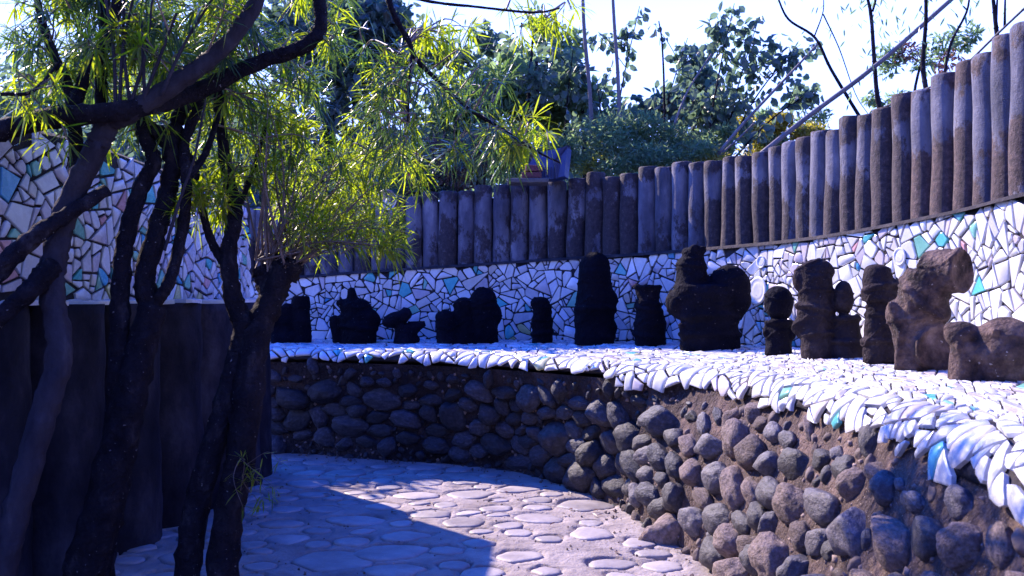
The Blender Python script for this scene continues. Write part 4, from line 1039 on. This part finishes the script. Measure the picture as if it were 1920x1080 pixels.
bushy('tangle of thin twigs and dry leaves behind the posts near the floodlight', 'shrub', 860, 400, 10.9, [(830, 330, 80, 40), (930, 300, 90, 60), (780, 300, 60, 60), (700, 350, 60, 40)], ['leaf_fine', 'leaf_rust', 'leaf_broad'], [([(860, 400, 10.9), (850, 320, 10.9), (830, 240, 10.9)], .012, .005), ([(900, 400, 10.9), (930, 320, 10.9), (940, 230, 10.9)], .012, .005)], 2600, .14, .03, hang=.1)
bushy('feathery blue-green bush along the fence right of the floodlight', 'shrub', 1180, 350, 11, [(1120, 270, 90, 55), (1200, 265, 90, 55), (1290, 270, 80, 50), (1060, 290, 50, 40), (1360, 270, 50, 35)], ['leaf_fine'], [([(1180, 400, 11), (1180, 300, 11), (1200, 240, 11)], .02, .01)], 9000, .075, .02, hang=.0)
bushy('sunlit yellow-green bush behind the middle of the rising posts', 'shrub', 1450, 300, 16, [(1390, 245, 55, 35), (1450, 238, 60, 38), (1520, 240, 48, 34), (1440, 280, 90, 30)], ['leaf_yellow', 'leaf_fine', 'leaf_yellow'], [([(1450, 400, 16), (1450, 300, 16), (1455, 240, 16)], .03, .01)], 5200, .1, .04)
bushy('small hazy tree far off above the yellow bush', 'tree', 1480, 260, 30, [(1490, 190, 50, 35), (1450, 220, 50, 25), (1530, 225, 40, 25)], ['leaf_fine'], [([(1485, 330, 30), (1485, 200, 30)], .1, .05)], 1600, .2, .07, name='tree', zbase=1.5)
bushy('airy tree with grey-green and rusty leaves behind the tall posts at right', 'tree', 1720, 200, 16, [(1700, 130, 55, 50), (1760, 90, 60, 45), (1690, 185, 50, 30), (1810, 70, 40, 35), (1645, 190, 30, 25)], ['leaf_fine', 'leaf_fine', 'leaf_rust'], [([(1720, 300, 16), (1715, 180, 16), (1740, 80, 16)], .04, .015)], 1500, .13, .045, name='tree')
bushy('dense far hedge of trees closing the view behind the centre', 'hedge', 1000, 380, 24, [(300, 400, 260, 90), (700, 370, 260, 100), (1050, 330, 240, 90), (1300, 320, 200, 70)], ['leaf_dark', 'leaf_fine'], [([(1000, 600, 24), (1000, 350, 24)], .2, .1)], 9000, .3, .15, zbase=1)

# broad-leaved saplings: stems with separate leaves
def sapling(label, x0, y0, x1, y1, d, n, L=.13, bend=0, sub=5, r=.012):
    base = P(x0, y0, d); e = empty('sapling', base, label, 'sapling', 'broad-leaved saplings beyond the fence')
    c = catmull([P(x0, y0+60, d), P((x0+x1)/2+bend, (y0+y1)/2, d), P(x1, y1, d)], 8); m = len(c)-1
    st = MB(); st.tube(c, [r*(1.3-.9*i/m) for i in range(m+1)], 6, 0, .1); lf = MB(); nodes = list(c[4:])
    for k in range(sub):
        i = random.randrange(4, m-2); p = c[i]; dv = Vector((rnd(-1, 1), rnd(-.7, .7), rnd(.3, 1.0))).normalized(); q = p+dv*rnd(.25, .6)
        st.tube([p, (p+q)/2+Vector((0, 0, .03)), q], [r*.5, r*.4, r*.25], 5, 0); nodes += [p.lerp(q, f) for f in (.4, .6, .8, 1, 1)]
    for _ in range(n):
        p = random.choice(nodes)+rvec()*.03; pet = rvec()+Vector((0, 0, -.1)); pet.normalize(); q = p+pet*rnd(.03, .09)
        leaf_card(lf, q, pet+Vector((0, 0, -.9)), rvec(), L*rnd(.6, 1.15), L*.8*rnd(.6, 1.1), 0, .2)
    st.build('stem', M['bark'], e); tagged(lf.build('foliage', [M['leaf_broad']], e), kind='stuff')
sapling('broad-leaved sapling with a leafy tip just right of the two thin poles', 1130, 330, 1200, 10, 11.6, 150)
sapling('low broad-leaved sapling between the two thin poles', 1140, 330, 1120, 150, 11.8, 110)
sapling('short broad-leaved sapling beside the bare snapped stem', 1210, 330, 1290, 70, 11.5, 120)
sapling('tallest broad-leaved sapling reaching the top of the picture', 1310, 320, 1378, 5, 11.3, 210, sub=8)
sapling('leafy sapling top leaning just right of the tallest one', 1340, 310, 1425, 30, 11.4, 200, sub=8)
sapling('broad-leaved sapling spreading low above the leaning pale cane', 1330, 300, 1490, 90, 11.2, 190, sub=8)
sapling('sapling branch reaching furthest right over the yellow bush', 1330, 290, 1535, 165, 11.0, 120, bend=10, sub=4)
sapling('thick cluster of round leaves at the foot of the tallest sapling', 1270, 320, 1330, 170, 11.6, 210, sub=9)
sapling('leafy sapling behind the left thin pole', 1050, 320, 1075, 90, 12, 110, sub=5)

def pole(label, pts, r0, r1, mat='cane', name='thin_pole', cat='pole', twigs=(), leaves=0):
    e = empty(name, P(*pts[0]), label, cat); c = catmull([P(*q) for q in pts], 6); m = len(c)-1; mb = MB(); mb.tube(c, [r0+(r1-r0)*i/m for i in range(m+1)], 8, 0, .06)
    for i in range(3, m, 4):      # nodes of the cane
        t = (c[i]-c[i-1]).normalized(); rr = r0+(r1-r0)*i/m; mb.tube([c[i]-t*.012, c[i], c[i]+t*.012], [rr*.9, rr*1.22, rr*.9], 8, 0, cap=False)
    mb.build('stem', M[mat], e)
    for tw in twigs:
        c2 = catmull([P(*q) for q in tw], 5); k = len(c2)-1; t2 = MB(); t2.tube(c2, [r1*.9-(r1*.5)*i/k for i in range(k+1)], 6, 0, .1); t2.build('twig', M[mat], e)
    if leaves:
        lf = MB()
        for _ in range(leaves):
            src = random.choice([pts]+list(twigs)); q = catmull([P(*z) for z in src], 4); p = random.choice(q[len(q)//2:])+rvec()*rnd(.05, .35)
            leaf_card(lf, p, rvec()+Vector((0, 0, -1.2)), rvec(), .09, .02)
        tagged(lf.build('foliage', [M['leaf_fine']], e), kind='stuff')
    return e
pole('thin upright cane left of the pair above the floodlight', [(1112, 380, 11.2), (1108, 200, 11.2), (1096, 60, 11.2), (1092, -40, 11.2)], .03, .022)
pole('thin upright cane right of the pair above the floodlight', [(1166, 360, 11.4), (1160, 160, 11.4), (1152, 40, 11.4), (1148, -40, 11.4)], .028, .02)
pole('short bare snapped stem standing against the white sky', [(1246, 340, 11.4), (1246, 180, 11.4), (1242, 80, 11.4), (1236, 38, 11.4)], .018, .008, 'bark')
pole('thick bamboo pole leaning far up to the right over the fence', [(1425, 290, 9.2), (1520, 215, 9.2), (1640, 125, 9.1), (1790, -6, 9.0), (1850, -60, 9.0)], .028, .02)
pole('pale cane leaning up right through the saplings', [(1345, 290, 10.4), (1400, 225, 10.4), (1480, 140, 10.4), (1536, 80, 10.4)], .02, .012)
pole('dark thin cane crossing low beside the pale leaning one', [(1340, 300, 10.6), (1390, 255, 10.6), (1415, 230, 10.6)], .014, .01)
pole('slim cane leaning from the saplings toward the sky', [(1262, 240, 11), (1290, 170, 11), (1335, 100, 11)], .016, .009)
pole('bare branch forking upward from behind the middle posts', [(1620, 230, 10), (1560, 130, 10), (1530, 70, 10), (1480, 35, 10), (1458, -10, 10)], .02, .01, 'bark', 'bare_branch', 'branch', twigs=[[(1528, 68, 10), (1545, 20, 10), (1545, -20, 10)], [(1545, 25, 10), (1575, 90, 10), (1605, 175, 10), (1630, 215, 10)]], leaves=24)
pole('curved bare branch rising right of the forked one', [(1655, 215, 9.5), (1640, 120, 9.5), (1636, 60, 9.5), (1628, -10, 9.5)], .012, .006, 'bark', 'bare_branch', 'branch', leaves=40)
pole('crooked bare trunk standing behind the posts below the bamboo pole', [(1655, 215, 9.2), (1646, 180, 9.2), (1640, 100, 9.2), (1634, 20, 9.2), (1620, -30, 9.2)], .026, .014, 'bark', 'bare_branch', 'branch', twigs=[[(1638, 20, 9.2), (1650, -20, 9.2)]], leaves=30)
pole('straight bare stem rising behind the tall posts', [(1740, 180, 8.2), (1732, 120, 8.2), (1738, 40, 8.2), (1738, -40, 8.2)], .024, .014, 'bark', 'bare_branch', 'branch', leaves=36)
pole('slanting bare stem behind the fourth tallest post', [(1772, 140, 8.0), (1785, 80, 8.0), (1815, 20, 8.0), (1822, -30, 8.0)], .014, .008, 'bark', 'bare_branch', 'branch', leaves=26)
pole('bare twin stem above the two tallest posts', [(1872, 70, 7.0), (1868, 30, 7.0), (1862, -30, 7.0)], .018, .012, 'bark', 'bare_branch', 'branch', twigs=[[(1870, 40, 7.0), (1874, -30, 7.0)], [(1886, 50, 7.0), (1888, -30, 7.0)]])
pole('black cable sagging along the tops of the right posts', [(1600, 232, 6.9), (1660, 200, 6.6), (1740, 165, 6.1), (1790, 140, 5.9), (1880, 55, 5.4), (1960, -20, 5.1)], .007, .007, 'slab', 'cable', 'cable')

# ------------------------------------------------------------------ floodlight, bricks, slab, dish lamp
def mat_simple(name, c, r=.4, metal=0):
    m, t, b = newmat(name); v = coords(t); f = noise_n(t, v, 20, 5, .6); cc = ramp(t, f, [(.35, tuple(x*.75 for x in c)), (.65, c)])
    t.links.new(cc, b.inputs['Base Color']); b.inputs['Roughness'].default_value = r; b.inputs['Metallic'].default_value = metal; return m
M['navy'] = mat_simple('blue_enamel', (.018, .045, .17), .55); M['navy_dark'] = mat_simple('dark_blue_enamel', (.006, .012, .07), .6)
M['alu'] = mat_simple('spun_metal', (.55, .5, .55), .35, .8); M['red'] = mat_simple('red_leaf', (.35, .04, .03), .5)
fl = empty('floodlight', P(1020, 340, 9.0), 'blue floodlight housing resting on bricks on top of the fence', 'floodlight')
X_, Y_, Z_ = Vector((1, 0, 0)), Vector((0, 1, 0)), Vector((0, 0, 1)); s9 = 9.0/F
mb = MB(); q = [(990, 310), (1003, 290), (1018, 284), (1050, 277), (1064, 275), (1058, 330), (1030, 336), (1000, 336)]
fr = [P(a, b_, 9.0) for a, b_ in q]; bk = [p+Vector((.06, .28, .01)) for p in fr]
mb.add(fr+bk, [tuple(range(8))[::-1]]+[(i, (i+1) % 8, 8+(i+1) % 8, 8+i) for i in range(8)]+[tuple(range(8, 16))]); mb.build('housing', M['navy'], fl)
mb = MB(); pr = [P(1064, 272, 8.97), P(1068, 273, 9.3), P(1060, 333, 9.3), P(1042, 334, 8.96), P(1040, 300, 8.96), P(1052, 277, 8.96)]; bk = [p+Vector((.015, .02, 0)) for p in pr]
mb.add(pr+bk, [(5, 4, 3, 2, 1, 0), (6, 7, 8, 9, 10, 11)]+[(i, (i+1) % 6, 6+(i+1) % 6, 6+i) for i in range(6)]); mb.build('visor', M['navy_dark'], fl)
mb = MB()
for k in range(7): mb.box(P(1004+k*6, 322, 8.985), X_*.004, Y_*.012, Z_*.05)
mb.build('cooling_fins', M['navy_dark'], fl)
def brick(label, x, y, d, rz, w=.1, h=.03, dpt=.05):
    mb = MB(); c = P(x, y, d); a = Vector((math.cos(rz), math.sin(rz), 0)); b_ = Vector((-a.y, a.x, 0)); bm = bmesh.new()
    mb.box(c, a*w, b_*dpt, Z_*h); o = mb.build('brick', M['brick'], None, origin=c); m_ = o.modifiers.new('b', 'BEVEL'); m_.width = .008; m_.segments = 2
    return tagged(o, label, 'brick', 'bricks under the floodlight')
brick('upper red brick wedged under the blue floodlight', 1000, 316, 8.9, .25, .085)
brick('lower red brick beneath the other one at the floodlight', 997, 329, 8.9, -.1, .095)
mb = MB(); mb.box(P(990, 341, 8.95), X_*.2, Y_*.14, Z_*.022); o = mb.build('stone_slab', M['slab'], None, origin=P(990, 341, 8.95)); mm = o.modifiers.new('b', 'BEVEL'); mm.width = .01; mm.segments = 2
tagged(o, 'dark flat slab lying across the post tops below the bricks', 'slab')
# dish lamp on a stalk
dl = empty('dish_lamp', P(726, 395, 8.6), 'small round metal dish lamp peeping through leaves at the fence top', 'lamp'); c = P(725, 374, 8.6); ax = Vector((-.25, -.93, -.12)).normalized()
a = ax.orthogonal().normalized(); b_ = ax.cross(a); n = 28; v = []; f = []; rr = 19/F*8.6
pf_ = [(1.04, .0), (1.0, .015), (.95, -.01), (.8, -.35), (.55, -.62), (.25, -.78), (.1, -.8)]
for (k, h) in pf_:
    for i in range(n): an = 2*math.pi*i/n; v.append(c+(a*math.cos(an)+b_*math.sin(an))*rr*k+ax*rr*h*.8)
v.append(c-ax*rr*.64)
for k in range(len(pf_)-1):
    for i in range(n): j = (i+1) % n; f.append((k*n+i, k*n+j, (k+1)*n+j, (k+1)*n+i))
f += [((len(pf_)-1)*n+i, (len(pf_)-1)*n+(i+1) % n, len(pf_)*n) for i in range(n)]
mb = MB(); mb.add(v, f, 0, True); o = mb.build('reflector', M['alu'], dl); sm = o.modifiers.new('s', 'SOLIDIFY'); sm.thickness = .004
mb = MB(); mb.tube([c-ax*rr*.6, c-ax*rr*.2], [.02, .016], 10); mb.build('bulb', TM[0], dl)
mb = MB(); mb.tube([c-ax*rr*.7, c-ax*rr*1.2+Vector((0, 0, -.02)), c-ax*rr*1.5+Vector((0, .1, -.14))], .012, 8); mb.build('bracket', M['slab'], dl)
# a red leaf caught on the twigs
mb = MB(); leaf_card(mb, P(758, 328, 8.4), Vector((.8, 0, -.3)), Vector((0, -1, .4)), .12, .07); o = mb.build('fallen_leaf', M['red'], None, origin=P(758, 328, 8.4)); tagged(o, 'single red leaf hanging just above the fence posts left of centre', 'leaf')

# ------------------------------------------------------------------ unseen trees added behind and beside the viewpoint to cut the low sky light
for (x_, y_, z_, r_, lab) in ((-5.5, -4.5, 3.4, 2.6, 'round dense tree added unseen behind left to dim the sky light'), (0.0, -6.0, 3.6, 2.9, 'broad dense tree added unseen straight behind to dim the sky light'), (5.6, -4.6, 3.8, 2.8, 'dense tree added unseen behind right to dim the sky light'), (-7.6, 1.4, 3.0, 2.3, 'low dense tree added unseen beyond the left wall to dim the sky light')):
    e = empty('tree', (x_, y_, 0), lab, 'tree', 'unseen trees added to dim the sky light'); mb = MB()
    for k in range(22):
        v = rvec()*(random.random()**.4); blob_leaves(mb, (x_+v.x*r_, y_+v.y*r_, z_+v.z*r_), (r_*.42,)*3, 150, .34, .2, .2, .2)
    tagged(mb.build('crown', [M['leaf_dark']], e), kind='stuff')
    t = MB(); t.tube([(x_, y_, -.1), (x_+.1, y_, 1.2), (x_, y_+.1, z_)], [.2, .16, .1], 8, 0, .15); t.build('trunk', M['bark'], e)

# more growth closing the view behind the centre
bushy('loose broad-leaved tree filling the sky above the hanging branch', 'tree', 760, 400, 13, [(700, 60, 110, 70), (800, 110, 90, 60), (640, 10, 90, 60), (880, 90, 60, 40)], ['leaf_broad'], [([(770, 420, 13), (765, 250, 13), (750, 100, 13), (760, 20, 13)], .07, .03)], 1500, .14, .11, shell=.1, name='tree')
bushy('pale leafy tree between the two thin canes', 'tree', 1100, 330, 13.5, [(1080, 150, 60, 80), (1130, 210, 80, 50), (1180, 230, 60, 40), (1040, 90, 60, 50)], ['leaf_broad', 'leaf_fine'], [([(1100, 400, 13.5), (1095, 250, 13.5), (1085, 120, 13.5)], .05, .02)], 1300, .14, .1, shell=.1, name='tree')
bushy('leafy mass of round leaves low behind the saplings at centre right', 'shrub', 1300, 330, 12.6, [(1240, 210, 70, 55), (1330, 200, 90, 60), (1300, 130, 60, 50)], ['leaf_broad'], [([(1320, 380, 12.6), (1325, 250, 12.6), (1335, 150, 12.6)], .04, .02)], 1500, .13, .1, shell=.1)
bushy('soft grey-blue bush above the far left end of the fence', 'shrub', 640, 430, 11.5, [(600, 380, 120, 60), (700, 340, 90, 50), (520, 420, 80, 60)], ['leaf_fine', 'leaf_broad'], [([(640, 500, 11.5), (640, 360, 11.5), (650, 300, 11.5)], .03, .012)], 3800, .1, .04)

bushy('thin-leaved pale tree whose top reaches the frame between hanging branch and left cane', 'tree', 980, 330, 12.2, [(960, 120, 70, 60), (1010, 60, 60, 50), (900, 160, 60, 60), (1040, 180, 60, 60)], ['leaf_broad', 'leaf_fine'], [([(985, 400, 12.2), (990, 200, 12.2), (1000, 60, 12.2), (1004, 0, 12.2)], .03, .01)], 800, .12, .08, shell=.1, name='tree')
bushy('bright dappled shrub just above the fence between floodlight and yellow bush', 'shrub', 1230, 330, 10.6, [(1130, 300, 80, 40), (1230, 290, 90, 40), (1330, 280, 60, 36)], ['leaf_fine', 'leaf_fine', 'leaf_yellow'], [([(1230, 400, 10.6), (1228, 300, 10.6), (1240, 260, 10.6)], .012, .006)], 4200, .07, .018)
bushy('hazy blue tree behind the left wall seen between trunks', 'tree', 300, 560, 15, [(120, 300, 140, 70), (300, 240, 160, 90), (450, 260, 130, 110), (380, 130, 150, 80)], ['leaf_fine', 'leaf_broad'], [([(300, 620, 15), (300, 300, 15), (310, 150, 15)], .12, .05)], 7000, .16, .08, name='tree', zbase=0)


# ------------------------------------------------------------------ dry leaf litter and grit on the path and the bench
lit = MB()
for _ in range(230):
    x, y = rnd(-2.0, 1.2), rnd(3.6, 8.6)
    if wall_clear(x, y) < .03: continue
    if random.random() < .5 and wall_clear(x, y) > .5: continue
    d = Vector((rnd(-1, 1), rnd(-1, 1), rnd(-.1, .25))); leaf_card(lit, Vector((x, y, path_z(x, y)+.012)), d, Vector((rnd(-.3, .3), rnd(-.3, .3), 1)), rnd(.025, .07), rnd(.01, .025), random.choice((0, 0, 1)), .3)
tagged(lit.build('leaf_litter', [M['leaf_rust'], M['stem']]), kind='stuff')
grit = MB()
for _ in range(1600):
    x, y = rnd(-2.0, 1.3), rnd(3.6, 8.6); c_ = wall_clear(x, y)
    if c_ < .0 or (c_ > .35 and random.random() < .72): continue
    r = rnd(.003, .011)*(1.7 if c_ < .15 else 1); p = Vector((x, y, path_z(x, y)+r*.5)); a_ = rnd(0, 3)
    grit.add([p+Vector((math.cos(a_)*r, math.sin(a_)*r, 0)), p+Vector((math.cos(a_+2)*r, math.sin(a_+2)*r, 0)), p+Vector((math.cos(a_+4)*r, math.sin(a_+4)*r, 0)), p+Vector((0, 0, r*.9)), p-Vector((0, 0, r))], [(0, 1, 3), (1, 2, 3), (2, 0, 3), (1, 0, 4), (2, 1, 4), (0, 2, 4)], 0)
tagged(grit.build('path_grit', M['boulder_warm']), kind='stuff')
